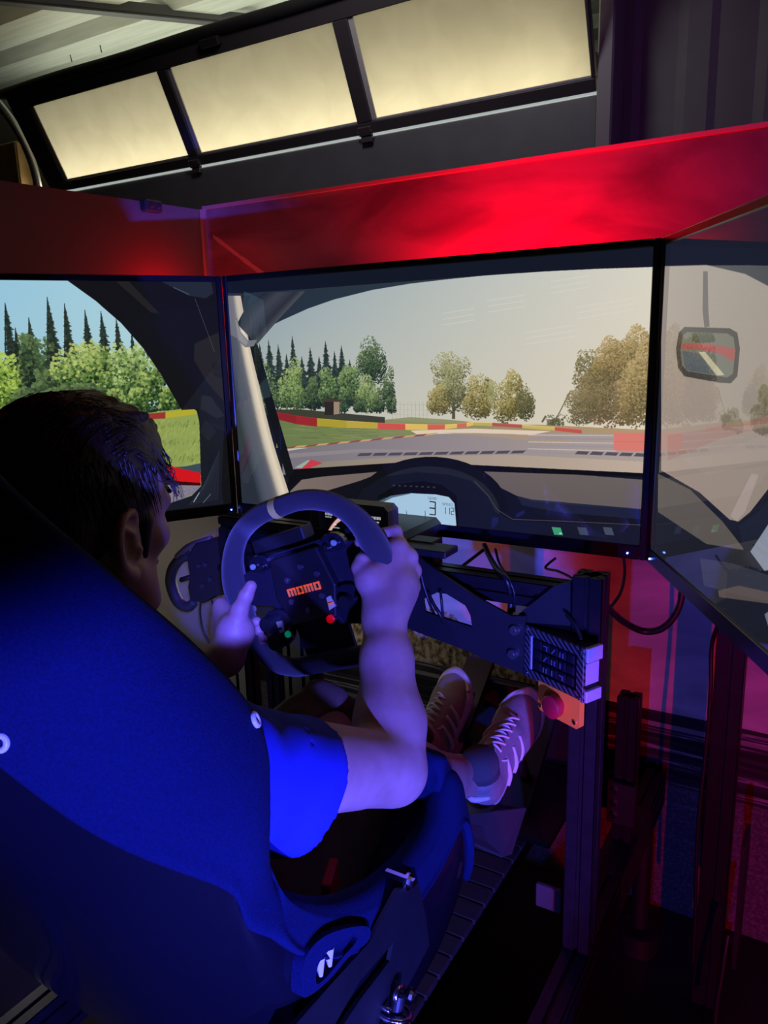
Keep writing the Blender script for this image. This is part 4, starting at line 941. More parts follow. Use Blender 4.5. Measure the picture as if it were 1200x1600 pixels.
# ------------------------------------------------------------------ pedals
pd = empty('pedal_set', (XC+.03, 1.5, .36), 'black pedal set under the driver\'s shoes', 'pedals')
MB().box((-.66, 1.50, .372), (.44, .30, .012), bev=.002).build('pedal_base', m_steel, pd)
for x in (-.545, -.735):
    b = MB(); b.prism([(0, 0), (.26, .20), (.265, .215), (.25, .215), (-.01, .012)], (x, 1.42, .385), (0, 1, 0), (0, 0, 1), .07).build('pedal_plate', m_steel, pd)
MB().box((-.64, 1.66, .47), (.40, .02, .18), bev=.003).build('pedal_back', m_steel, pd)
# folded metal heel rest, lit magenta, under the right shoe
b = MB(); q = [at(718, 1276, Y=1.12), at(800, 1262, Y=1.28), at(822, 1262, Y=1.30), at(800, 1330, Y=1.22), at(784, 1336, Y=1.18), at(716, 1306, Y=1.08)]
V = np.array(q + [v - np.array([0, 0, .006]) for v in q]); b.add(V, [(0, 1, 2, 3, 4, 5)[::-1], (6, 7, 8, 9, 10, 11)] + [(i, (i+1) % 6, (i+1) % 6+6, i+6) for i in range(6)])
hr = b.build('heel_rest', mat('heel_rest_steel', (0.07, 0.06, 0.065), 0.45, metal=0.3), pd)
MB().box(at(857, 1402, Y=1.15), (.045, .01, .045), bev=.002).build('end_plate', mat('heel_rest_steel', (0.2, 0.18, 0.19)), pd)

# ------------------------------------------------------------------ button box with carbon frame, emergency stop below it
A = at(819, 978, Y=1.075); dx = np.array([math.cos(R_(-26)), math.sin(R_(-26)), 0]); nrm = np.cross(dx, [0, 0, 1.]); rotB = np.stack([dx, -nrm, [0, 0, 1.]], 1)
def carbon():
    m = bpy.data.materials.new('carbon_fibre'); m.use_nodes = True; nt = m.node_tree; N = nt.nodes; L = nt.links; b = N['Principled BSDF']
    w_ = N.new('ShaderNodeTexWave'); w_.inputs['Scale'].default_value = 62; w_.bands_direction = 'DIAGONAL'; tc = N.new('ShaderNodeTexCoord'); mp = N.new('ShaderNodeMapping'); mp.inputs['Scale'].default_value = (1, 0, 1); L.new(tc.outputs['Object'], mp.inputs[0]); L.new(mp.outputs[0], w_.inputs[0])
    r = N.new('ShaderNodeValToRGB'); r.color_ramp.elements[0].color = (0.010, 0.010, 0.013, 1); r.color_ramp.elements[1].color = (0.085, 0.085, 0.10, 1); r.color_ramp.elements[0].position = .4; r.color_ramp.elements[1].position = .6
    L.new(w_.outputs[0], r.inputs[0]); L.new(r.outputs[0], b.inputs['Base Color']); b.inputs['Roughness'].default_value = 0.4; b.inputs['Coat Weight'].default_value = .3; return m
m_carbon = carbon()
bw, bh, bd = .122, .084, .040
bx = empty('button_box', (0, 0, 0), 'carbon-framed button box with rows of keys on the right upright', 'button box')
def bp(u, v, d): return A + dx*u - np.array([0, 0, 1.])*v - nrm*d + np.array([0, 0, .002])
def bbox(mb, u0, u1, v0, v1, d0, d1, bev=.001): mb.box(bp((u0+u1)/2, (v0+v1)/2, (d0+d1)/2), (u1-u0, abs(d1-d0), v1-v0), rotB, bev)
b = MB(); fw = .014
bbox(b, 0, bw, 0, fw, 0, .006); bbox(b, 0, bw, bh-fw, bh, 0, .006); bbox(b, 0, fw, fw, bh-fw, 0, .006); bbox(b, bw-fw, bw, fw, bh-fw, 0, .006)
b.build('carbon_frame', m_carbon, bx)
b = MB(); bbox(b, .002, bw-.004, .002, bh-.002, .006, .034); b.build('housing', m_black, bx)
m_bside = mat('blue_grey_side', (0.42, 0.42, 0.46), 0.5)
for v0, v1, o_ in ((.0, .022, .004), (.026, .060, -.002), (.066, bh, .004)):
    b = MB(); bbox(b, bw-.004, bw+o_, v0, v1, .004, .036); b.build('side_block', m_bside, bx)
b = MB(); bbox(b, .016, .0185, .013, .068, -.0015, .001, .0004); b.build('light_strip', m_bside, bx)
m_key = mat('clear_black_key', (0.012, 0.012, 0.02), 0.12); m_icon = mat('grey_icon', (0.13, 0.13, 0.17), 0.4)
for r in range(3):
    for c in range(5):
        u = .0235+c*.0165; v = .0155+r*.0178
        k = MB(); bbox(k, u, u+.0145, v, v+.0155, -.001, .004, .0022); ky = k.build('key', m_key, bx)
        if 0 < c < 4:
            k = MB(); t_ = (r*5+c) % 4
            if t_ == 0: bbox(k, u+.004, u+.006, v+.003, v+.012, -.0016, -.0008, 0)
            elif t_ == 1: bbox(k, u+.003, u+.011, v+.004, v+.006, -.0016, -.0008, 0); bbox(k, u+.009, u+.011, v+.006, v+.012, -.0016, -.0008, 0)
            elif t_ == 2: k.box(bp(u+.007, v+.008, -.0012), (.002, .0008, .011), rotB @ np.array([[.8, 0, .6], [0, 1, 0], [-.6, 0, .8]]))
            else: bbox(k, u+.003, u+.005, v+.004, v+.012, -.0016, -.0008, 0); bbox(k, u+.009, u+.011, v+.004, v+.012, -.0016, -.0008, 0)
            k.build('icon', m_icon, ky)
for u, v in ((.006, .006), (bw-.006, .006), (bw-.006, bh-.006), (.006, bh-.006)):
    b = MB().cyl(bp(u, v, .001), bp(u, v, -.0015), .0025, 10); b.build('screw', m_bolt, bx)
es = empty('emergency_stop', (0, 0, 0), 'orange plate with a round red stop button below the button box', 'button')
b = MB()
u0, u1, v0, v1 = .034, .118, bh-.006, bh+.042
P = [(u0, -v1+.005), (u0+.005, -v1), (u1-.005, -v1), (u1, -v1+.005), (u1, -v0), (u0, -v0)]
b.prism(P, A - nrm*.004, dx, (0, 0, 1), .010); b.build('plate', mat('orange_plate', (0.95, 0.30, 0.03), 0.45), es)
cc = bp(.078, bh+.018, 0)
b = MB(); b.cyl(cc, cc+nrm*.008, .011, 24); b.cyl(cc+nrm*.008, cc+nrm*.020, .0165, 36, .0175); b.cyl(cc+nrm*.020, cc+nrm*.023, .0175, 36, .014); b.build('push_button', mat('red_push_button', (0.50, 0.01, 0.03), 0.4), es, auto=50)
for u, v in ((u0+.006, v1-.007), (u1-.008, v1-.008)):
    b = MB(); p = bp(u, v, -.001); b.cyl(p, p+nrm*.0025, .0032, 14); b.cyl(p+nrm*.0025, p+nrm*.0028, .0013, 6); b.build('screw', m_chrome, es)

# ------------------------------------------------------------------ small dash display behind the wheel
dd = empty('dash_display', (0, 0, 0), 'small rectangular dash display behind the steering wheel', 'display')
p0 = at(497, 793, Y=1.045); x0, x1 = p0[0], at(606, 800, Y=1.045)[0]; z1 = at(560, 788, Y=1.045)[2]; z0 = z1-.085; ch = .008
P = [(x0, z0), (x1, z0), (x1, z1-ch), (x1-ch, z1), (x0+ch, z1), (x0, z1-ch)]
MB().prism(P, (0, 1.062, 0), (1, 0, 0), (0, 0, 1), .034).build('housing', mat('display_housing', (0.10, 0.10, 0.12), 0.5), dd)
SW, SH = 256, 144; im = np.zeros((SH, SW, 3)); D = Screen.__new__(Screen); D.W, D.Hc, D.im, D.rng = SW, SH, im, np.random.RandomState(2); D.px = lambda x, y: np.array([x, y])
im[:] = (.010, .010, .016)
def dl(a, b_, w_, c, al=1): D.line(a, b_, w_, c, al)
prev = None
for t in np.linspace(0, 1, 12):
    p = (18+86*t, 96-70*(1-(1-t)**2)); q = (18+86*t+3, 96-70*(1-(1-t)**2)+14)
    if prev: D.poly([prev[0], p, q, prev[1]], (206, 196, 190), .9, conv=False); dl(prev[0], p, 2.2, (200, 50, 46)); dl(prev[1], q, 1.5, (200, 60, 50))
    prev = (p, q)
rr = np.random.RandomState(5)
for (x, y, w_, h_) in ((14, 14, 26, 6), (14, 24, 30, 9), (14, 36, 24, 5), (50, 60, 10, 6), (46, 72, 22, 4), (20, 104, 14, 5), (16, 114, 24, 6), (18, 126, 18, 6), (70, 112, 8, 8), (92, 108, 12, 5), (200, 20, 38, 10), (206, 36, 28, 6), (210, 60, 22, 12), (200, 100, 36, 8), (180, 122, 30, 6)):
    x_ = x
    while x_ < x+w_:
        c = 2+rr.randint(3); D.poly([(x_, y), (x_+c, y), (x_+c, y+h_), (x_, y+h_)], (214, 220, 226), .85, conv=False); x_ += c+2
im_ = bpy.data.images.new('dash_picture', SW, SH, alpha=False); a_ = np.ones((SH, SW, 4), np.float32); a_[..., :3] = np.clip(im[::-1], 0, 1); im_.pixels.foreach_set(a_.ravel()); im_.pack()
m = bpy.data.materials.new('dash_lit_panel'); m.use_nodes = True; N = m.node_tree.nodes; L = m.node_tree.links; p = N['Principled BSDF']; t = N.new('ShaderNodeTexImage'); t.image = im_
p.inputs['Base Color'].default_value = (.004, .004, .004, 1); p.inputs['Roughness'].default_value = .15; L.new(t.outputs[0], p.inputs['Emission Color']); p.inputs['Emission Strength'].default_value = 1.1
o = link_mesh('screen', [(x0+.008, 1.0445, z0+.006), (x1-.006, 1.0445, z0+.006), (x1-.006, 1.0445, z1-.008), (x0+.008, 1.0445, z1-.008), (x0+.008, 1.047, z0+.006), (x1-.006, 1.047, z0+.006), (x1-.006, 1.047, z1-.008), (x0+.008, 1.047, z1-.008)], [(0, 1, 2, 3), (4, 7, 6, 5), (0, 4, 5, 1), (1, 5, 6, 2), (2, 6, 7, 3), (3, 7, 4, 0)], m, dd)
uvl = o.data.uv_layers.new(name='uv'); base = [(0, 0), (1, 0), (1, 1), (0, 1)]
for li, loop in enumerate(o.data.loops): uvl.data[li].uv = base[loop.vertex_index % 4]
MB().box((x0-.012, 1.07, z0+.02), (.03, .03, .10), bev=.002).build('bracket', m_steel, dd)

# ------------------------------------------------------------------ steering wheel and wheel base
TH_ = R_(20)
WU = np.array([math.cos(TH_), 0, math.sin(TH_)]); WV = np.array([-math.sin(TH_), 0, math.cos(TH_)]); WN = np.array([0, -1., 0])   # towards the driver
WC = np.array([-.694, .934, 1.028]) + WU*(-.014) + WV*(-.003)
def wp(u, v, n=0): return WC + WU*u + WV*v + WN*n
wb = empty('wheel_base', (-.70, 1.06, 1.0), 'black direct drive wheel base behind the steering wheel', 'wheel base')
MB().box((WC[0]+.01, 1.175, WC[2]-.02), (.13, .19, .13), bev=.01).build('motor_body', m_black, wb)
b = MB(); b.cyl((WC[0], 1.08, WC[2]), (WC[0], .985, WC[2]), .030, 32); b.cyl((WC[0], 1.0, WC[2]), (WC[0], .975, WC[2]), .042, 32); b.build('shaft', m_steel, wb, auto=40)
MB().box((WC[0]-.010, 1.05, WC[2]-.005), (.12, .012, .13), bev=.003).build('front_plate', m_steel, wb)
sw = empty('steering_wheel', tuple(WC), 'black suede formula steering wheel with flat bottom, turned slightly left', 'steering wheel')
ctrl = [(0, .128), (.050, .126), (.098, .108), (.132, .074), (.148, .030), (.150, -.020), (.146, -.065), (.124, -.108), (.085, -.127), (.035, -.129), (0, -.129)]
ctrl = ctrl + [(-x, y) for x, y in ctrl[-2:0:-1]]
C2 = spline([(x, y, 0) for x, y in ctrl], 6, True)
R2 = [.0160+.0055*math.exp(-((p[1]-.02)/.05)**2) for p in C2]
# oval grip: build with the tube then flatten a little
b = MB(); b.tube([wp(p[0], p[1], .004) for p in C2], R2, 14, closed=True); b.build('rim', m_suede, sw, smooth=True)
k0 = min(range(len(C2)), key=lambda i: (C2[i][0]+.003)**2 + (C2[i][1]-.128)**2)
b = MB(); b.tube([wp(x, .128-.35*x*x*6, .004) for x in (-.012, -.008, -.004, 0, .002)], .0172, 16, cap=False); b.build('centre_mark', mat('yellow_centre_mark', (0.85, 0.75, 0.14), 0.7), sw, smooth=True)
# hub plate
m_hub = mat('hub_plate_black', (0.028, 0.028, 0.040), 0.38, metal=0.3)
hp = [(-.072, .052), (-.055, .060), (.055, .060), (.072, .052), (.130, .040), (.140, .028), (.140, -.010), (.085, -.022), (.060, -.040), (.052, -.070), (.050, -.118), (-.050, -.118), (-.052, -.070), (-.060, -.040), (-.085, -.022), (-.140, -.010), (-.140, .028), (-.130, .040)]
b = MB(); b.prism(hp[::-1], wp(0, 0, -.002), WU, WV, .006); b.build('hub_plate', m_hub, sw)
b = MB(); b.prism([(-.062, -.012), (-.050, .052), (.050, .052), (.062, -.012), (.044, -.060), (-.044, -.060)][::-1], wp(0, 0, .006), WU, WV, .016); b.build('control_body', m_black, sw, bevel=.003)
b = MB(); b.box(wp(-.03, .078, -.012), (.11, .03, .022), np.stack([WU, -WN, WV], 1), .002); b.build('quick_release_cover', m_black, sw)
for dd_, kk in ((-1, 1), (1, 1)):
    b = MB(); b.prism([(dd_*.060, .060), (dd_*.112, .066), (dd_*.118, .032), (dd_*.066, .020)][::-dd_], wp(0, 0, -.022), WU, WV, .003); b.build('shift_paddle', m_steel, sw)
    b = MB(); b.prism([(dd_*.060, -.005), (dd_*.105, -.012), (dd_*.098, -.052), (dd_*.058, -.045)][::-dd_], wp(0, 0, -.022), WU, WV, .003); b.build('shift_paddle', m_steel, sw)
# ring of cap screws
for u, v in ((-.026, .014), (.008, .029), (.035, .012), (.031, -.023), (-.032, -.021), (-.004, -.040)):
    b = MB(); p = wp(u, v, .014); b.cyl(p, p+WN*.002, .0048, 18); b.cyl(p+WN*.002, p+WN*.0024, .0022, 6); b.build('cap_screw', mat('dull_screw', (0.28, 0.28, 0.32), 0.35, metal=0.9), sw)
# lettering momo in block strokes
m_or = mat('orange_lettering', (0.95, 0.20, 0.05), 0.4, emit=(0.95, 0.18, 0.04), estr=0.28)
L0, LB, LH, LT = -.0265, -.0125, .0125, .0027
def rc(mb, x0, x1, y0, y1): mb.box(wp((x0+x1)/2, (y0+y1)/2, .0150), (x1-x0, .0022, y1-y0), np.stack([WU, -WN, WV], 1))
x = L0 - .006
for ch in 'momo':
    b = MB()
    if ch == 'm':
        wd = .0160
        rc(b, x, x+wd, LB+LH-LT, LB+LH)
        for q in (x, x+(wd-LT)/2, x+wd-LT): rc(b, q, q+LT, LB, LB+LH)
    else:
        wd = .0115
        rc(b, x, x+wd, LB+LH-LT, LB+LH); rc(b, x, x+wd, LB, LB+LT); rc(b, x, x+LT, LB, LB+LH); rc(b, x+wd-LT, x+wd, LB, LB+LH)
    b.build('letter', m_or, sw); x += wd + .0040
# button pods
def disc(name, u, v, n0, n1, r0, r1, m, parent=sw, seg_=24):
    return MB().cyl(wp(u, v, n0), wp(u, v, n1), r0, seg_, r1).build(name, m, parent, auto=45)
m_pod = mat('glossy_black_pod', (0.015, 0.015, 0.022), 0.12, coat=.5)
for sg, pod in ((-1, 'left'), (1, 'right')):
    b = MB(); P = spline([(sg*.048, -.040), (sg*.068, -.028), (sg*.095, -.030), (sg*.108, -.050), (sg*.104, -.078), (sg*.085, -.090), (sg*.062, -.082), (sg*.050, -.062)], 5, True)
    P = [tuple(q) for q in P]; P = P if sg < 0 else P[::-1]
    ar = sum(P[i][0]*P[(i+1) % len(P)][1]-P[(i+1) % len(P)][0]*P[i][1] for i in range(len(P)))
    if sg > 0: P = [(x_-.006, y_+.012) for x_, y_ in P]
    b.prism(P if ar < 0 else P[::-1], wp(0, 0, .006), WU, WV, .012); b.build('button_pod', m_pod, sw, bevel=.002)
m_ysw = mat('pale_yellow_tab', (0.62, 0.58, 0.34), 0.5); m_grn = mat('green_button', (0.02, 0.45, 0.25), 0.3, emit=(0.0, 0.5, 0.25), estr=.25); m_redb = mat('red_button', (0.8, 0.01, 0.02), 0.3, emit=(1, 0, 0.01), estr=.35); m_ring = mat('steel_ring', (0.45, 0.45, 0.5), 0.25, metal=1)
disc('rotary_knob', -.092, -.046, .012, .026, .0135, .012, m_black); disc('rotary_knob', -.090, -.078, .012, .024, .0145, .0125, m_black)
MB().box(wp(-.072, -.056, .0135), (.011, .003, .019), np.stack([WU, -WN, WV], 1)).build('switch_tab', m_ysw, sw)
MB().box(wp(-.072, -.058, .017), (.004, .008, .004), np.stack([WU, -WN, WV], 1)).build('toggle', m_black, sw)
disc('push_button_rim', -.060, -.070, .012, .016, .0075, .007, m_ring); disc('push_button', -.060, -.070, .016, .019, .0055, .005, m_grn)
disc('push_button_rim', .034, -.061, .012, .016, .0085, .008, m_ring); disc('push_button', .034, -.061, .016, .020, .0065, .006, m_redb)
b = MB(); b.prism([(.036, -.048), (.050, -.044), (.047, -.026), (.038, -.028)][::-1], wp(0, 0, .0135), WU, WV, .003); b.build('switch_tab', m_ysw, sw)
MB().box(wp(.044, -.038, .016), (.008, .004, .003), np.stack([WU, -WN, WV], 1)).build('toggle', m_or, sw)
disc('rotary_knob', .074, -.040, .012, .024, .012, .010, m_black); disc('push_button', .066, -.072, .010, .014, .005, .004, m_pod)
# thumb buttons at the top of each spoke
for sg in (-1, 1):
    b = MB(); P = spline([(sg*.060, .060), (sg*.080, .066), (sg*.098, .056), (sg*.098, .040), (sg*.078, .036), (sg*.060, .042)], 4, True); P = [tuple(q) for q in P]
    ar = sum(P[i][0]*P[(i+1) % len(P)][1]-P[(i+1) % len(P)][0]*P[i][1] for i in range(len(P)))
    b.prism(P if ar < 0 else P[::-1], wp(0, 0, .004), WU, WV, .014); b.build('button_pod', m_pod, sw, bevel=.002)
    disc('push_button_rim', sg*.086, .050, .011, .015, .0072, .0068, m_ring); disc('push_button', sg*.086, .050, .015, .017, .0048, .0045, mat('pale_green_button', (0.35, 0.5, 0.35), 0.3))
    disc('push_button_rim', sg*.068, .046, .011, .015, .0062, .006, m_ring); disc('push_button', sg*.068, .046, .015, .017, .0042, .004, m_black)

# ------------------------------------------------------------------ spare gaming wheel hung on the left
gw = empty('spare_wheel', (0, 0, 0), 'black open-top spare steering wheel hanging beside the left post', 'steering wheel')
GYW = 1.245
m_gr = mat('dark_grip_rubber', (0.040, 0.042, 0.038), 0.6, bump=.3, bscale=700); m_gb = mat('dark_wheel_body', (0.020, 0.016, 0.018), 0.5)
def g(x, y, Y=GYW): return at(x, y, Y=Y)
P = spline([g(300, 868), g(284, 872), g(272, 886), g(267, 905), g(271, 925), g(280, 942), g(294, 948), g(304, 940)], 6); b = MB().tube(P, [.011+.003*math.sin(math.pi*k/(len(P)-1)) for k in range(len(P))], 12); b.build('grip', m_gr, gw, smooth=True)
P = gpoly([(298, 866), (312, 846), (335, 840), (360, 838), (372, 850), (374, 900), (366, 925), (340, 930), (324, 940), (304, 936), (300, 915), (303, 898)], GYW)
b = MB().prism(P, (0, GYW, 0), (1, 0, 0), (0, 0, 1), .03); b.build('body', m_gb, gw, bevel=.004)
b = MB(); b.tube(spline([g(277, 870, 1.24), g(294, 855, 1.24), g(310, 848, 1.24), g(330, 842, 1.24)], 5), .008, 10); b.build('top_grip', mat('brown_grip_top', (0.16, 0.13, 0.11), 0.5), gw, smooth=True)
b = MB(); b.tube([g(283, 906), g(302, 900)], .006, 8); b.build('spoke', m_gb, gw, smooth=True)
for q in ((312, 884), (322, 882), (318, 915), (330, 905)): b = MB(); p = g(*q, 1.231); b.cyl(p, p-np.array([0, .006, 0]), .005, 12); b.build('button', m_gr, gw)
MB().cyl(g(345, 885, 1.25), (PXL-.02, 1.13, .93), .012, 12).build('hanger', m_steel, gw)
b = MB(); b.tube(spline([g(314, 938), g(313, 960), g(318, 985), g(330, 1010), g(336, 1040)], 6), .0022, 8); b.tube(spline([g(330, 930), g(333, 945), g(342, 958), g(352, 966)], 6), .0022, 8); b.build('cord', m_cable, gw, smooth=True)

# ------------------------------------------------------------------ cables
def cable(label, pts, r=.0022, name='cable'):
    o = MB().tube(spline(pts, 8), r, 8).build(name, m_cable, None, smooth=True); return tag(o, label, 'cable')
cable('thin cable looping from the right hand down to the gusset plate', [at(640, 868, Y=1.06), at(655, 890, Y=1.055), at(662, 915, Y=1.055), at(672, 945, Y=1.06), at(680, 962, Y=1.09)])
cable('cable pair crossing the upper gusset opening', [at(668, 925, Y=1.065), at(678, 945, Y=1.06), at(690, 965, Y=1.062), at(694, 985, Y=1.09)], .003)
cable('short cable upright in the gusset opening', [at(688, 922, Y=1.065), at(690, 940, Y=1.058), at(692, 965, Y=1.066), at(692, 975, Y=1.09)], .0022)
cable('braided cable hanging from the middle monitor over the cross beam', [at(757, 852, Y=1.27), at(765, 870, Y=1.2), at(777, 890, Y=1.13), at(790, 903, Y=1.095), at(798, 930, Y=1.10), at(797, 955, Y=1.10), at(793, 965, Y=1.12)], .005)
cable('thin cable beside the braided one under the middle monitor', [at(774, 858, Y=1.27), at(780, 880, Y=1.2), at(792, 900, Y=1.10), at(803, 925, Y=1.09), at(803, 955, Y=1.10)], .0025)
cable('cable running from under the middle monitor down left to the wheel base', [at(757, 858, Y=1.25), at(735, 875, Y=1.2), at(712, 892, Y=1.14), at(692, 902, Y=1.10)], .003)
cable('kinked thin cable left of the right upright, under the monitor', [at(868, 872, Y=1.25), at(852, 887, Y=1.25), at(870, 892, Y=1.22), at(888, 900, Y=1.18), at(902, 910, Y=1.14)], .0022)
cable('thin curved cable right of the right upright', [at(974, 868, Y=1.26), at(976, 895, Y=1.25), at(970, 925, Y=1.22), at(957, 945, Y=1.18), at(944, 958, Y=1.13)], .0026)
cable('thick braided cable drooping between the right upright and right monitor', [at(942, 940, Y=1.12), at(958, 958, Y=1.15), at(980, 975, Y=1.18), at(1005, 986, Y=1.2), at(1030, 984, Y=1.2), at(1050, 968, Y=1.2), at(1062, 945, Y=1.2), at(1066, 922, Y=1.2)], .0055)
cable('cable rising behind the button box along the right upright', [at(885, 960, Y=1.07), at(897, 975, Y=1.06), at(905, 990, Y=1.055), at(908, 1000, Y=1.05)], .0028)
cable('spiral-wrapped cable hanging down beside the stand post', [at(1122, 975, Y=1.40)]+[at(1112-k*4+3*math.sin(k), 1010+k*62, Y=1.42) for k in range(9)], .004)
cable('cable bundle hanging at the foot of the stand post', [at(1138, 1460, Y=1.36), at(1133, 1490, Y=1.35), at(1127, 1530, Y=1.34), at(1120, 1570, Y=1.33), at(1116, 1620, Y=1.32)], .005)
# status lights of the monitor cables at the right joint
o = MB().box(at(1047, 868, Y=1.185), (.006, .006, .018), bev=.001).build('connector', mat('pale_blue_plug', (0.1, 0.3, 0.6), 0.4, emit=(.05, .3, .8), estr=.5)); tag(o, 'pale blue cable plug at the lower joint of the right monitor', 'plug')
o = MB().tube([at(1063, 878, Y=1.16), at(1062, 862, Y=1.16), at(1058, 850, Y=1.16)], [.007, .006, .002], 8).build('connector', mat('red_cap', (0.5, 0.02, 0.02), 0.4)); tag(o, 'red rubber cap on the right monitor edge', 'plug')
# ------------------------------------------------------------------ the driver, modelled as a blended solid and meshed
class Field:
    def __init__(s, lo, hi, h):
        s.lo = np.array(lo, float); s.h = h; s.n = np.ceil((np.array(hi)-s.lo)/h).astype(int)+1
        s.D = np.full(tuple(s.n), .05, np.float32)
        s.ax = [s.lo[k]+h*np.arange(s.n[k]) for k in range(3)]
    def box(s, lo, hi):
        a = np.clip(np.floor((np.array(lo)-s.lo)/s.h).astype(int), 0, s.n); b = np.clip(np.ceil((np.array(hi)-s.lo)/s.h).astype(int)+1, 0, s.n)
        if (b <= a).any(): return None, None
        sl_ = tuple(slice(a[k], b[k]) for k in range(3))
        G = np.stack(np.meshgrid(*[s.ax[k][sl_[k]] for k in range(3)], indexing='ij'), -1)
        return sl_, G
    def merge(s, sl_, d, k, sub=False):
        D = s.D[sl_]
        if sub: D = -D
        if k > 0:
            hh = np.clip(.5+.5*(D-d)/k, 0, 1); r = D*(1-hh)+d*hh-k*hh*(1-hh)
        else: r = np.minimum(D, d)
        if sub: r = -r
        s.D[sl_] = r
    def cone(s, a, b, ra, rb, k=.01, flat=None, sub=False):
        a = np.array(a, float); b = np.array(b, float); m = max(ra, rb)+.035+1.3*k
        sl_, G = s.box(np.minimum(a, b)-m, np.maximum(a, b)+m)
        if sl_ is None: return s
        ab = b-a; L2 = ab@ab; w = G-a; t = np.clip((w@ab)/L2, 0, 1); q = w - t[..., None]*ab
        if flat is not None:                                   # flat = (direction, factor): squash across that direction
            dr = np.array(flat[0], float); dr /= np.linalg.norm(dr); c = q@dr; q = q + (c*(flat[1]-1))[..., None]*dr
        d = np.linalg.norm(q, axis=-1) - (ra+(rb-ra)*t)
        s.merge(sl_, d, k, sub); return s
    def ell(s, c, r, rot=None, k=.01, sub=False):
        c = np.array(c, float); r = np.array(r, float); m = r.max()+.03+1.3*k
        sl_, G = s.box(c-m, c+m)
        if sl_ is None: return s
        q = G-c
        if rot is not None: q = q@np.array(rot)
        e = np.linalg.norm(q/r, axis=-1); g_ = np.linalg.norm(q/(r*r), axis=-1)
        d = e*(e-1)/np.maximum(g_, 1e-6)
        s.merge(sl_, d, k, sub); return s
    def mesh(s):
        D = s.D; S = D < 0
        n = D.shape; off = [(i, j, k) for i in (0, 1) for j in (0, 1) for k in (0, 1)]
        def cor(o): return S[o[0]:n[0]-1+o[0], o[1]:n[1]-1+o[1], o[2]:n[2]-1+o[2]]
        cnt = sum(cor(o).astype(np.int8) for o in off); act = (cnt > 0) & (cnt < 8); I = np.argwhere(act)
        idx = np.full(act.shape, -1, np.int64); idx[act] = np.arange(len(I))
        vals = {o: D[I[:, 0]+o[0], I[:, 1]+o[1], I[:, 2]+o[2]] for o in off}
        acc = np.zeros((len(I), 3)); c = np.zeros(len(I))
        for o in off:
            for a in range(3):
                if o[a] == 0:
                    p = list(o); p[a] = 1; p = tuple(p); u, v = vals[o], vals[p]; m = (u < 0) != (v < 0)
                    t = np.where(m, u/np.where(m, u-v, 1), 0); pos = np.array(o, float)[None].repeat(len(I), 0); pos[:, a] += t
                    acc += pos*m[:, None]; c += m
        V = s.lo + (I + acc/np.maximum(c, 1)[:, None])*s.h; F = []
        for a in range(3):
            b, c_ = (a+1) % 3, (a+2) % 3
            sa = [slice(0, n[k]) for k in range(3)]; sa[a] = slice(0, n[a]-1); sb = list(sa); sb[a] = slice(1, n[a])
            x = S[tuple(sa)]; y = S[tuple(sb)]; E = np.argwhere(x != y)
            ok = (E[:, b] > 0) & (E[:, c_] > 0) & (E[:, b] < n[b]-1) & (E[:, c_] < n[c_]-1); E = E[ok]
            q = []
            for db, dc in ((-1, -1), (0, -1), (0, 0), (-1, 0)):
                P = E.copy(); P[:, b] += db; P[:, c_] += dc; q.append(idx[P[:, 0], P[:, 1], P[:, 2]])
            q = np.stack(q, 1); fl = x[E[:, 0], E[:, 1], E[:, 2]]
            q[~fl] = q[~fl][:, ::-1]; F.append(q[(q >= 0).all(1)])
        return V, np.concatenate(F)
def mesh_obj(name, parts, m, parent, sub=0):
    Vs, Fs, o_ = [], [], 0
    for V, F in parts: Vs.append(V); Fs.append(F+o_); o_ += len(V)
    V = np.concatenate(Vs); F = np.concatenate(Fs)
    me = bpy.data.meshes.new(name); me.vertices.add(len(V)); me.vertices.foreach_set('co', V.astype(np.float32).ravel())
    me.loops.add(F.size); me.loops.foreach_set('vertex_index', F.astype(np.int32).ravel()); me.polygons.add(len(F))
    me.polygons.foreach_set('loop_start', np.arange(0, F.size, 4, dtype=np.int32)); me.polygons.foreach_set('loop_total', np.full(len(F), 4, np.int32)); me.polygons.foreach_set('use_smooth', np.ones(len(F), bool))
    me.update(); me.validate()
    o = bpy.data.objects.new(name, me); COL.objects.link(o); me.materials.append(m)
    if parent is not None: o.parent = parent; me.transform(parent_world(parent).inverted())
    sm = o.modifiers.new('relax', 'SMOOTH'); sm.factor = .5; sm.iterations = 3
    return o
def skin_mat():
    m = bpy.data.materials.new('skin'); m.use_nodes = True; nt = m.node_tree; N = nt.nodes; L = nt.links; b = N['Principled BSDF']
    tc = N.new('ShaderNodeTexCoord')
    n = N.new('ShaderNodeTexNoise'); n.inputs['Scale'].default_value = 22; n.inputs['Detail'].default_value = 6; L.new(tc.outputs['Object'], n.inputs[0])
    r = N.new('ShaderNodeValToRGB'); r.color_ramp.elements[0].position = .35; r.color_ramp.elements[1].position = .68
    r.color_ramp.elements[0].color = (0.42, 0.23, 0.19, 1); r.color_ramp.elements[1].color = (0.52, 0.31, 0.27, 1)
    L.new(n.outputs[0], r.inputs[0]); L.new(r.outputs[0], b.inputs['Base Color']); b.inputs['Roughness'].default_value = .5
    b.inputs['Subsurface Weight'].default_value = .12; b.inputs['Subsurface Radius'].default_value = (.010, .004, .002); b.inputs['Subsurface Scale'].default_value = 1
    n2 = N.new('ShaderNodeTexNoise'); n2.inputs['Scale'].default_value = 260; n2.inputs['Detail'].default_value = 2; L.new(tc.outputs['Object'], n2.inputs[0])
    bp_ = N.new('ShaderNodeBump'); bp_.inputs['Strength'].default_value = .18; bp_.inputs['Distance'].default_value = .001; L.new(n2.outputs[0], bp_.inputs['Height']); L.new(bp_.outputs[0], b.inputs['Normal'])
    return m
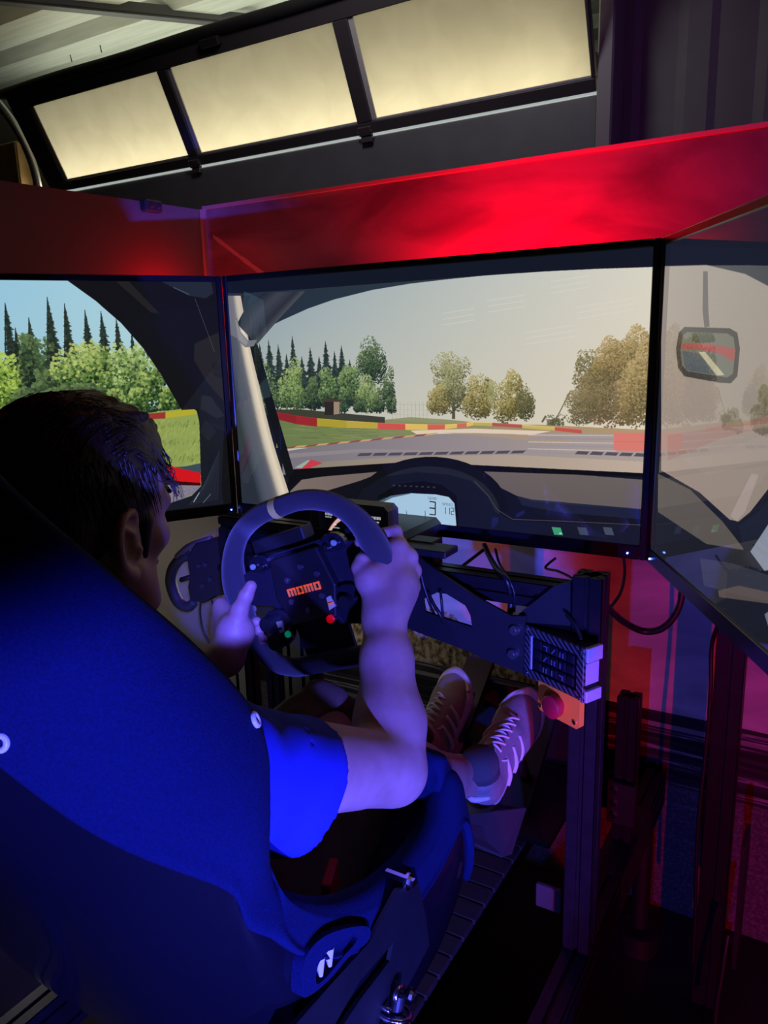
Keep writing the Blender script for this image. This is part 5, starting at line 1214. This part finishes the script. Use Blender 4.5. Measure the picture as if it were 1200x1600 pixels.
m_skin = skin_mat()
# joints
HC = np.array([-.696, .524, 1.205])                     # head centre
SHR, SHL = np.array([-.512, .490, .985]), np.array([-.876, .490, .985])
ELR, WRR = at(612, 1200, X=-.455), at(601, 968, Y=.885)
WRL = at(352, 1028, Y=.835); ELL = np.array([-.985, .70, .82])
HPR, HPL = np.array([-.610, .65, .600]), np.array([-.778, .65, .600])
KNR, KNL = np.array([-.588, .93, .720]), np.array([-.745, .99, .733])
ANR, ANL = np.array([-.560, 1.262, .545]), np.array([-.712, 1.40, .505])
HROT = rotz(R_(7)) @ np.array([[1, 0, 0], [0, math.cos(R_(-8)), -math.sin(R_(-8))], [0, math.sin(R_(-8)), math.cos(R_(-8))]])
def hd(x, y, z): return HC + HROT @ np.array([x, y, z])
def head(F):
    F.ell(hd(0, -.012, .042), (.074, .094, .082), HROT, .01)             # skull
    F.ell(hd(0, .030, .030), (.066, .066, .078), HROT, .02)              # forehead and upper face
    F.ell(hd(0, .044, -.040), (.050, .048, .060), HROT, .02)             # lower face
    for sg in (-1, 1):
        F.cone(hd(sg*.058, .010, -.045), hd(sg*.026, .072, -.090), .016, .017, .025)     # jaw line
        F.ell(hd(sg*.040, .062, -.012), (.022, .021, .020), HROT, .018)   # cheekbone
        F.cone(hd(sg*.012, .092, .028), hd(sg*.044, .080, .026), .010, .008, .014)       # brow
        F.ell(hd(sg*.030, .094, .010), (.013, .012, .009), HROT, .008, sub=True)         # eye socket
        F.ell(hd(sg*.030, .080, .009), (.0125, .0125, .0120), HROT, .002)                # eyeball
    F.ell(hd(0, .084, -.088), (.018, .016, .015), HROT, .02)              # chin
    F.cone(hd(0, .098, .018), hd(0, .116, -.020), .008, .011, .012)       # nose
    for sg in (-1, 1): F.ell(hd(sg*.011, .106, -.025), (.008, .010, .007), HROT, .008)
    F.ell(hd(0, .098, -.050), (.022, .010, .0065), HROT, .005); F.ell(hd(0, .096, -.061), (.019, .010, .007), HROT, .005)
    F.cone(hd(-.02, .112, -.0555), hd(.02, .112, -.0555), .0025, .0025, .003, sub=True)
    # neck
    F.cone(hd(0, -.030, -.050), (XC, .470, 1.03), .054, .060, .03)
    # ears
    for sg in (-1, 1):
        e = lambda x, y, z: hd(sg*x, -.002+y*1.12, -.013+z*1.12)
        P = spline([(.070, .004, .020), (.079, -.008, .030), (.083, -.024, .026), (.084, -.030, .008), (.081, -.024, -.012), (.075, -.010, -.026), (.071, .000, -.030)], 4)
        rr = np.interp(np.arange(len(P)), [0, len(P)*.3, len(P)*.75, len(P)-1], [.0035, .0046, .0050, .0085])
        for i in range(len(P)-1): F.cone(e(*P[i]), e(*P[i+1]), rr[i], rr[i+1], .003)
        F.ell(e(.073, -.012, .002), (.006, .023, .032), HROT, .006)
        F.ell(e(.080, -.012, -.002), (.007, .010, .015), HROT, .004, sub=True)
        F.cone(e(.078, -.018, .016), e(.078, -.006, .010), .003, .003, .003)
        F.cone(e(.076, .004, -.006), e(.075, .003, -.012), .005, .004, .004)      # tragus
def arm(F, S, E, W, sg):
    E2 = E + np.array([.004, 0, -.006]); d = (E-S)/np.linalg.norm(E-S); f = (W-E)/np.linalg.norm(W-E)
    F.cone(S, E-d*.03, .056, .043, .02)
    F.cone(S+(E-S)*.35+np.array([0, 0, .006]), S+(E-S)*.75, .048, .040, .02)
    F.cone(E-d*.03, E, .043, .040, .015); F.ell(E-f*.014+d*.010, (.026, .026, .026), None, .02)
    F.cone(E, E+(W-E)*.28, .041, .045, .02); F.cone(E+(W-E)*.28, E+(W-E)*.72, .045, .034, .02)
    s_ = np.array([1., 0, 0]); F.cone(E+(W-E)*.72, W, .034, .027, .02, flat=(np.cross(f, s_), 1.15))
# -- right hand, closed on the rim at the upper right
KR = [at(624, 858, Y=.962), at(639, 872, Y=.972), at(645, 893, Y=.975), at(644, 918, Y=.968)]
GR = [wp(.149, .036), wp(.150, .016), wp(.151, -.004), wp(.150, -.024)]
def hand_r(F):
    W = WRR
    for i, K in enumerate(KR):
        r = (.0155, .0158, .0150, .0138)[i]
        F.cone(W + (K-W)*.12, K, .019, r*.86, .009)
        F.cone(W + (K-W)*.45, K + np.array([.001, -.002, .002]), .010, r*.80, .004)
    F.cone(W, (KR[1]+KR[2])/2*.55 + W*.45, .028, .026, .02)
    for i, K in enumerate(KR):
        r = (.0100, .0104, .0098, .0088)[i]; G = GR[i]
        F.ell(K + np.array([.001, -.003, .003]), (r*1.30,)*3, None, .004)
        p1 = G + np.array([.012, .040, .004]); p2 = G + np.array([-.020, .022, -.002]); p3 = G + np.array([-.022, -.008, -.004])
        F.cone(K, p1, r*1.12, r, .004); F.cone(p1, p2, r, r*.94, .003); F.cone(p2, p3, r*.94, r*.82, .003)
    # thumb over the driver's side of the rim
    t0 = W*.55 + KR[0]*.45 + np.array([-.014, -.004, 0]); t1 = at(577, 905, Y=.900); t2 = at(562, 886, Y=.900); t3 = at(565, 874, Y=.905)
    F.cone(W + np.array([-.008, 0, .01]), t1, .021, .0165, .016); F.cone(t0, t1, .022, .017, .014); F.cone(t1, t2, .0140, .0118, .006); F.cone(t2, t3, .0118, .0102, .004)
    # the web between thumb and first finger, resting on the rim
    F.cone(t1, KR[0]+np.array([-.004, -.010, -.004]), .014, .015, .018)
# -- left hand: palm open towards the wheel, thumb up along the rim, finger tips curling round
def hand_l(F):
    W = WRL; pal = at(368, 988, Y=.872)
    F.cone(W, pal, .027, .026, .02)
    c1 = at(366, 990, Y=.866); t1 = at(374, 955, Y=.872); t2 = at(384, 932, Y=.878); t3 = at(392, 916, Y=.884)
    F.ell(at(370, 993, Y=.868), (.017, .016, .028), None, .014)                # ball of the thumb
    F.cone(c1, t1, .019, .0145, .012); F.cone(t1, t2, .0135, .0118, .006); F.cone(t2, t3, .0118, .0095, .004)
    base = [at(346, 948, Y=.915), at(344, 966, Y=.918), at(344, 984, Y=.916), at(348, 1002, Y=.908)]
    for K in base: F.cone(pal, K, .020, .0150, .018)
    tips = [at(401, 972, Y=.925), at(405, 986, Y=.925), at(411, 999, Y=.925)]
    outs = [at(386, 966, Y=.965), at(390, 982, Y=.966), at(395, 997, Y=.966)]
    mids = [at(352, 958, Y=.965), at(353, 975, Y=.968), at(356, 992, Y=.965)]
    for i in range(3):
        r = (.0098, .0094, .0088)[i]
        F.cone(base[i+1], mids[i], r*1.15, r, .004); F.cone(mids[i], outs[i], r, r*.98, .003); F.cone(outs[i], tips[i], r*.98, r*.92, .002)
    K = base[0]; F.cone(K, at(356, 936, Y=.96), .011, .0098, .004); F.cone(at(356, 936, Y=.96), at(384, 944, Y=.972), .0098, .009, .003); F.cone(at(384, 944, Y=.972), at(394, 952, Y=.955), .009, .008, .003)
def leg(F, Hp, K, A):
    F.cone(Hp, K, .078, .054, .02); F.ell(K, (.052, .052, .050), None, .02); F.cone(K, K+(A-K)*.35, .050, .054, .02); F.cone(K+(A-K)*.3, K+(A-K)*.8, .054, .036, .02); F.cone(K+(A-K)*.8, A, .036, .034, .02)
    F.cone(A, A+np.array([0, .05, -.02]), .034, .03, .02)
person = empty('person', (XC, .62, .50), 'person with short dark hair seated at the wheel, blue t-shirt, brown shorts, running shoes', 'person')
parts = []
F = Field(HC-[.12, .14, .20], HC+[.12, .15, .17], .0021); head(F); F.cone((XC, .47, 1.03), (XC, .46, .98), .075, .11, .03); parts.append(F.mesh())
def bx3(pts, m): P = np.array(pts); return P.min(0)-m, P.max(0)+m
lo, hi = bx3([ELR, WRR, SHR*.45+ELR*.55], .055); F = Field(lo, hi, .0034); arm(F, SHR, ELR, WRR, 1); hand_r(F); parts.append(F.mesh())
lo, hi = bx3(KR+[WRR, GR[0], GR[3], at(560, 880, Y=.9)], .028); lo[2] = WRR[2]-.012; F = Field(lo, hi, .0019); arm(F, SHR, ELR, WRR, 1); hand_r(F); parts.append(F.mesh())
lo, hi = bx3([ELL, WRL], .055); F = Field(lo, hi, .0036); arm(F, SHL, ELL, WRL, -1); hand_l(F); parts.append(F.mesh())
lo, hi = bx3([WRL, at(392, 916, Y=.884), at(411, 999, Y=.925), at(344, 966, Y=.965)], .024); F = Field(lo, hi, .0019); arm(F, SHL, ELL, WRL, -1); hand_l(F); parts.append(F.mesh())
F = Field((-.86, .50, .40), (-.48, 1.50, .84), .0045)
for a in ((HPR, KNR, ANR), (HPL, KNL, ANL)): leg(F, *a)
parts.append(F.mesh())
# trunk under the clothes joins head, arms and legs
F = Field((-.93, .34, .44), (-.46, .80, 1.06), .009)
F.cone((XC, .48, .95), (XC, .62, .65), .10, .10, .05); F.cone(SHL, SHR, .06, .06, .05); F.ell((XC, .50, .90), (.155, .09, .13), None, .05); F.cone((XC, .46, 1.0), (XC, .47, 1.05), .06, .055, .04); F.ell((XC, .65, .60), (.15, .09, .08), None, .05)
F.cone(SHR, SHR+(ELR-SHR)*.5, .052, .046, .03); F.cone(SHL, SHL+(ELL-SHL)*.5, .052, .046, .03); F.cone(HPR, HPR+(KNR-HPR)*.2, .078, .07, .03); F.cone(HPL, HPL+(KNL-HPL)*.2, .078, .07, .03)
parts.append(F.mesh())
body = mesh_obj('body', parts, m_skin, person)
# stubble shadow is left to the skin; eyebrows
m_hair = mat('dark_brown_hair', (0.020, 0.013, 0.009), 0.55, bump=.8, bscale=240, var=.4, vscale=90, stretch=(1, 1, .25))
# hair: a cap with volume plus locks
F = Field(HC-[.11, .13, .10], HC+[.11, .13, .15], .0026)
F.ell(hd(0, -.020, .048), (.084, .100, .088), HROT, .01); F.ell(hd(0, .020, .088), (.066, .076, .046), HROT, .02); F.ell(hd(.0, -.060, .000), (.070, .050, .070), HROT, .02)
rnd = random.Random(3)
# short sides are trimmed: cut away the face, the ear region and the nape
F.ell(hd(0, .085, -.045), (.110, .082, .085), HROT, .012, sub=True)
F.ell(hd(0, .130, .010), (.080, .060, .062), HROT, .012, sub=True)
for sg in (-1, 1): F.ell(hd(sg*.102, -.006, -.046), (.034, .042, .048), HROT, .010, sub=True)
F.ell(hd(0, -.06, -.120), (.12, .11, .050), HROT, .010, sub=True)
for sg in (-1, 1): F.cone(hd(sg*.0715, .020, .010), hd(sg*.0665, .024, -.030), .0085, .004, .008, flat=((1, 0, 0), 1.5))     # sideburn
for i in range(60):
    a = rnd.uniform(-2.9, 2.9); rr = rnd.uniform(.1, .95); x = .060*rr*math.sin(a); y = -.015+.085*rr*math.cos(a); z = .048+.088*math.sqrt(max(0, 1-(x/.084)**2-((y+.02)/.1)**2))-.002
    F.cone(hd(x, y, z), hd(x*1.05+rnd.uniform(-.01, .012), y+.028, z+.003+rnd.uniform(-.004, .004)), .008, .005, .006)
hair = mesh_obj('hair', [F.mesh()], m_hair, person)
b = MB()
def ell_z(x, y): return .048+.090*math.sqrt(max(0.0, 1-(x/.086)**2-((y+.02)/.102)**2))
for i in range(900):
    x = rnd.uniform(-.078, .080); y = rnd.uniform(-.105, .075)
    if (x/.083)**2+((y+.02)/.099)**2 > 1: continue
    if i % 4 == 0:      # sides: strands lie on the flank
        t = rnd.uniform(-.3, 1); side = rnd.choice((-1, 1, 1)); yy = rnd.uniform(-.085, .035); zz = .03+.05*t
        xx = side*.085*math.sqrt(max(0, 1-((yy+.02)/.101)**2-((zz-.048)/.09)**2)) if ((yy+.02)/.101)**2+((zz-.048)/.09)**2 < 1 else side*.02
        P = [hd(xx*1.005, yy, zz), hd(xx*1.02, yy+.004, zz-.012), hd(xx*1.0, yy+.010, zz-.024)]
        if yy > -.045 and zz < .035: continue
    else:
        z = ell_z(x, y); l = rnd.uniform(.02, .045); sw_ = rnd.uniform(.002, .012)
        y2 = min(y+l, .088); y1 = (y+y2)/2
        P = [hd(x, y, z-.003), hd(x+sw_*.4, y1, ell_z(x, y1)+.004), hd(min(x+sw_, .08), y2, ell_z(x, y2)+rnd.uniform(-.003, .007))]
    P = spline(P, 3); b.tube(P, np.linspace(.0011, .0003, len(P)), 4)
for i in range(60):                  # loose locks over the forehead and temple, ragged edge
    x = rnd.uniform(.02, .066); y = .070-.3*max(0, x-.04); z = ell_z(x, .060)
    P = spline([hd(x-.01, y-.03, ell_z(x-.01, .03)+.002), hd(x, y+.004, z+.006), hd(x+rnd.uniform(.0, .008), y+.012+rnd.uniform(0, .006), z-.004-rnd.uniform(0, .008)), hd(x+rnd.uniform(.002, .010), y+.010+rnd.uniform(0, .010), z-.014-rnd.uniform(0, .012))], 3)
    b.tube(P, np.linspace(.0008, .0002, len(P)), 4)
o = b.build('hair_strand', mat('dark_brown_strand', (0.035, 0.024, 0.014), 0.42), hair, smooth=True); o['kind'] = 'stuff'
b = MB()
for sg in (-1, 1): b.tube(spline([hd(sg*.014, .1015, .034), hd(sg*.030, .0985, .040), hd(sg*.048, .086, .036)], 4), .0028, 6)
b.build('eyebrow', m_hair, person, smooth=True)
b = MB()
for sg in (-1, 1): c = hd(sg*.030, .0905, .009); b.tube([c, c+HROT@np.array([0, .0022, 0])], [.0058, .0045], 16)
b.build('iris', mat('brown_iris', (0.03, 0.015, 0.008), 0.15), person, smooth=True)

# -- t-shirt
m_shirt = mat('blue_jersey', (0.02, 0.035, 0.42), 0.85, bump=.25, bscale=900, var=.05, vscale=60, spec=.2)
def shirt(F, sub=0.0):
    dA = (ELR-SHR)/np.linalg.norm(ELR-SHR); dB = (ELL-SHL)/np.linalg.norm(ELL-SHL)
    F.cone((XC, .480, .95), (XC, .610, .66), .112-sub, .115-sub, .05); F.ell((XC, .500, .91), (.170-sub, .105-sub, .15-sub), None, .05); F.cone(SHL, SHR, .068-sub, .068-sub, .05); F.ell((XC, .650, .61), (.17-sub, .105-sub, .08-sub), None, .04)
    F.cone((XC, .46, 1.0), (XC, .470, 1.045), .080-sub, .062-sub, .04)
    F.cone(SHR, SHR+dA*.150+np.array([0, -.002, -.026]), .066-sub, .078-sub, .03); F.cone(SHL, SHL+dB*.14, .062-sub, .070-sub, .03)
def ripple(F, amp):
    X, Y, Z = np.meshgrid(*F.ax, indexing='ij')
    F.D += (amp*(np.sin(X*55+Z*90+np.sin(Y*40)*1.5)*.5+np.sin(Z*60-Y*75+np.sin(X*50)*2)*.5)).astype(np.float32)
def torso(lo, hi, h):
    F = Field(lo, hi, h); shirt(F); ripple(F, .0026); G = Field(lo, hi, h); shirt(G, .007); ripple(G, .0026)
    # open the sleeve ends, the collar and the hem
    X, Y, Z = np.meshgrid(*F.ax, indexing='ij'); P = np.stack([X, Y, Z], -1)
    near = Z < .63
    for S, E, l in ((SHR, ELR, .138), (SHL, ELL, .140)):
        d = (E-S)/np.linalg.norm(E-S); near |= (np.linalg.norm(P-(S+d*l), axis=-1) < .15) & ((P-(S+d*l))@d > -.045)
    D = np.where(near, np.maximum(F.D, -G.D), F.D)
    for S, E, l in ((SHR, ELR, .138), (SHL, ELL, .140)):
        d = (E-S)/np.linalg.norm(E-S); dd_ = d + np.array([0, .0, -.38]) if S[0] > XC else d
        dd_ /= np.linalg.norm(dd_); D = np.maximum(D, np.where(np.linalg.norm(P-(S+d*l), axis=-1) < .16, (P-(S+d*l))@dd_, -1))
    D = np.maximum(D, np.where(np.abs(X-XC) < .12, (Z-1.045)+.35*(Y-.47), -1)); D = np.maximum(D, .575-Z)
    F.D = D.astype(np.float32); return F.mesh()
tee = mesh_obj('t_shirt', [torso((-.985, .30, .54), (-.385, .80, 1.09), .0040)], m_shirt, person)
dA = (ELR-SHR)/np.linalg.norm(ELR-SHR)
# -- shorts
m_short = mat('dark_brown_twill', (0.115, 0.070, 0.050), 0.85, bump=.3, bscale=500, var=.15, vscale=30)
F = Field((-.90, .44, .44), (-.48, 1.05, .84), .0042)
F.ell((XC, .66, .60), (.172, .110, .085), None, .03)
for Hp, K in ((HPR, KNR), (HPL, KNL)):
    F.cone(Hp, K-(K-Hp)*.12, .092, .080, .03, flat=((0, -.3, 1), 1.05)); F.cone(K-(K-Hp)*.3, K+(K-Hp)*(.10 if Hp[0] < XC else .03), .070, .066, .02)
ripple(F, .004)
X, Y, Z = np.meshgrid(*F.ax, indexing='ij'); P = np.stack([X, Y, Z], -1); D = F.D
for Hp, K in ((HPR, KNR), (HPL, KNL)):
    d = (K-Hp)/np.linalg.norm(K-Hp); D = np.maximum(D, np.where(np.linalg.norm(P-K, axis=-1) < .14, (P-K)@d-(.060 if Hp[0] < XC else .018), -1))
F.D = D.astype(np.float32); shorts = mesh_obj('shorts', [F.mesh()], m_short, person)
# -- belt of the harness seen as a red and white flash beside the hip
q = at(516, 1380, Y=.66)
o = MB().box(q, (.012, .05, .035), rotz(.4), .002).build('belt_buckle', mat('red_latch', (0.6, 0.01, 0.01), 0.35), None); tag(o, 'small red harness latch beside the hip of the driver', 'latch'); 
# -- shoes
m_up = mat('grey_mesh_shoe', (0.27, 0.25, 0.23), 0.8, bump=.5, bscale=450, var=.1, vscale=50); m_sole = mat('pale_foam_sole', (0.62, 0.60, 0.58), 0.6, var=.06); m_panel = mat('light_shoe_panel', (0.66, 0.64, 0.62), 0.55); m_lace = mat('pale_laces', (0.72, 0.70, 0.68), 0.7); m_sock = mat('dark_sock', (0.07, 0.07, 0.07), 0.9, bump=.4, bscale=600)
def shoe(heel, toe, roll, sg, name_label):
    heel = np.array(heel, float); toe = np.array(toe, float); fx = (toe-heel)/np.linalg.norm(toe-heel); L = np.linalg.norm(toe-heel)
    side = np.array([math.cos(roll), 0, math.sin(roll)]); side -= fx*(side@fx); side /= np.linalg.norm(side); up = np.cross(side, fx)
    k = L/.285
    def S(x, y, z): return heel + (fx*x + side*y*sg + up*z)*k      # x heel to toe, y outward, z up from the sole plane
    lo = np.min([S(x, y, z) for x in (-.02, .30) for y in (-.07, .07) for z in (-.03, .15)], 0); hi = np.max([S(x, y, z) for x in (-.02, .30) for y in (-.07, .07) for z in (-.03, .15)], 0)
    rot = np.stack([fx, side*sg, up], 1)
    F = Field(lo, hi, .0024)
    F.ell(S(.045, 0, .045), (.045*k, .034*k, .050*k), rot, .01); F.cone(S(.05, 0, .040), S(.16, .002, .034), .036*k, .040*k, .02); F.ell(S(.200, .004, .030), (.070*k, .047*k, .032*k), rot, .02); F.ell(S(.246, .002, .024), (.040*k, .036*k, .024*k), rot, .015)
    F.cone(S(.055, 0, .085), S(.15, 0, .052), .030*k, .030*k, .02); F.cone(S(.045, 0, .06), S(.040, 0, .098), .036*k, .034*k, .01)
    F.cone(S(.055, 0, .090), S(.040, 0, .150), .029*k, .032*k, .004, sub=True)
    up_ = mesh_obj('shoe_upper', [F.mesh()], m_up, person)
    # sole: outline lofted
    ol = spline([(-.004, 0), (.006, -.030), (.05, -.036), (.11, -.033), (.17, -.044), (.215, -.049), (.262, -.034), (.287, 0), (.266, .038), (.215, .050), (.16, .040), (.11, .034), (.05, .036), (.006, .030)], 5, True)
    V = []; zz = [(-.002, .93), (-.004, 1.0), (.012, 1.03), (.024, 1.0), (.028, .92)]
    for z, s_ in zz:
        for x, y in ol:
            bend = .020*max(0, (x-.20)/.08)**1.6; V.append(S(.14+(x-.14)*s_, y*s_, z+bend+(.006 if z > .01 and x < .06 else 0)))
    m_ = len(ol); Fc = [(i*m_+j, i*m_+(j+1) % m_, (i+1)*m_+(j+1) % m_, (i+1)*m_+j) for i in range(4) for j in range(m_)] + [tuple(range(m_))[::-1], tuple(4*m_+j for j in range(m_))]
    so = link_mesh('sole', V, Fc, m_sole, person, True)
    # curved side panels and toe guard lying on the upper
    def on(x, y):   # height of the upper at (x,y)
        hgt = np.interp(x, [.0, .05, .10, .15, .20, .25, .285], [.085, .112, .104, .086, .066, .051, .03]); wd = np.interp(x, [0, .05, .1, .15, .2, .25, .285], [.030, .037, .036, .041, .047, .038, .012])
        return max(.02, hgt*math.sqrt(max(0, 1-min(1, abs(y)/wd)**2.4)))
    b = MB()
    for sd in (-1, 1):
        for x0_ in (.075, .105, .135): b.tube(spline([S(x0_, sd*.040, .028), S(x0_+.012, sd*.040, .050), S(x0_+.026, sd*.026, on(x0_+.02, .026)+.001)], 4), [.0052]*9, 6)
    b.build('shoe_panel', m_panel, person, smooth=True)['kind'] = 'stuff'; b = MB()
    b.tube(spline([S(.225, -.043, .030), S(.262, -.030, .036), S(.276, 0, .040), S(.262, .030, .036), S(.225, .043, .030)], 5), .006, 8)
    b.build('toe_guard', m_panel, person, smooth=True); b = MB()
    b.tube(spline([S(.02, -.026, .066), S(-.001, 0, .072), S(.02, .026, .066)], 5), .006, 8); b.build('heel_guard', m_panel, person, smooth=True)
    b = MB()
    for i in range(5):
        x = .098+i*.019; w_ = .018-.0012*i; h0 = on(x, 0)+.0035
        b.tube(spline([S(x, -w_, h0-.004), S(x+.005, 0, h0+.002), S(x, w_, h0-.004)], 4), .0026, 6); b.tube(spline([S(x, -w_, h0-.004), S(x+.011, 0, h0+.0015), S(x+.019, w_, h0-.007)], 4), .0022, 6)
    for sd in (-1, 1): b.tube(spline([S(.098, 0, on(.098, 0)+.006), S(.085, sd*.018, .096), S(.098, sd*.030, .084), S(.108, sd*.010, .084)], 5), .0022, 6)
    b.build('laces', m_lace, person, smooth=True)
    b = MB().tube(spline([S(.042, 0, .145), S(.046, 0, .11), S(.056, 0, .07)], 4), [.036*k, .036*k, .036*k, .036*k, .035*k, .034*k, .033*k, .032*k, .03*k], 20); b.build('sock', m_sock, person, smooth=True)
    ring = [S(.048+.032*math.cos(a), .027*math.sin(a), .100+.010*math.cos(a)*-1) for a in np.linspace(0, 2*math.pi, 28)[:-1]]; MB().tube(ring, .006*k, 8, closed=True).build('collar', m_up, person, smooth=True)
shoe((-.556, 1.235, .478), (-.530, 1.478, .622), R_(-12), 1, '')
shoe((-.700, 1.335, .452), (-.729, 1.552, .602), R_(6), -1, '')
# heels and soles meet the pedals: low blocks carry them
for (h_, t_) in (((-.556, 1.235, .478), (-.530, 1.478, .622)), ((-.700, 1.335, .452), (-.729, 1.552, .602))):
    h_ = np.array(h_); t_ = np.array(t_); f = (t_-h_)/np.linalg.norm(t_-h_); nrm_ = np.cross([1, 0, 0], f); nrm_ /= np.linalg.norm(nrm_)
    c = h_+(t_-h_)*.66 - nrm_*.012
    MB().box(c, (.075, .13, .010), np.stack([[1, 0, 0], f, nrm_], 1), .002).build('pedal_face', m_steel, pd)
    MB().cyl(c-nrm_*.01, (c[0], c[1]+.10, .385), .012, 12).build('pedal_arm', m_steel, pd)
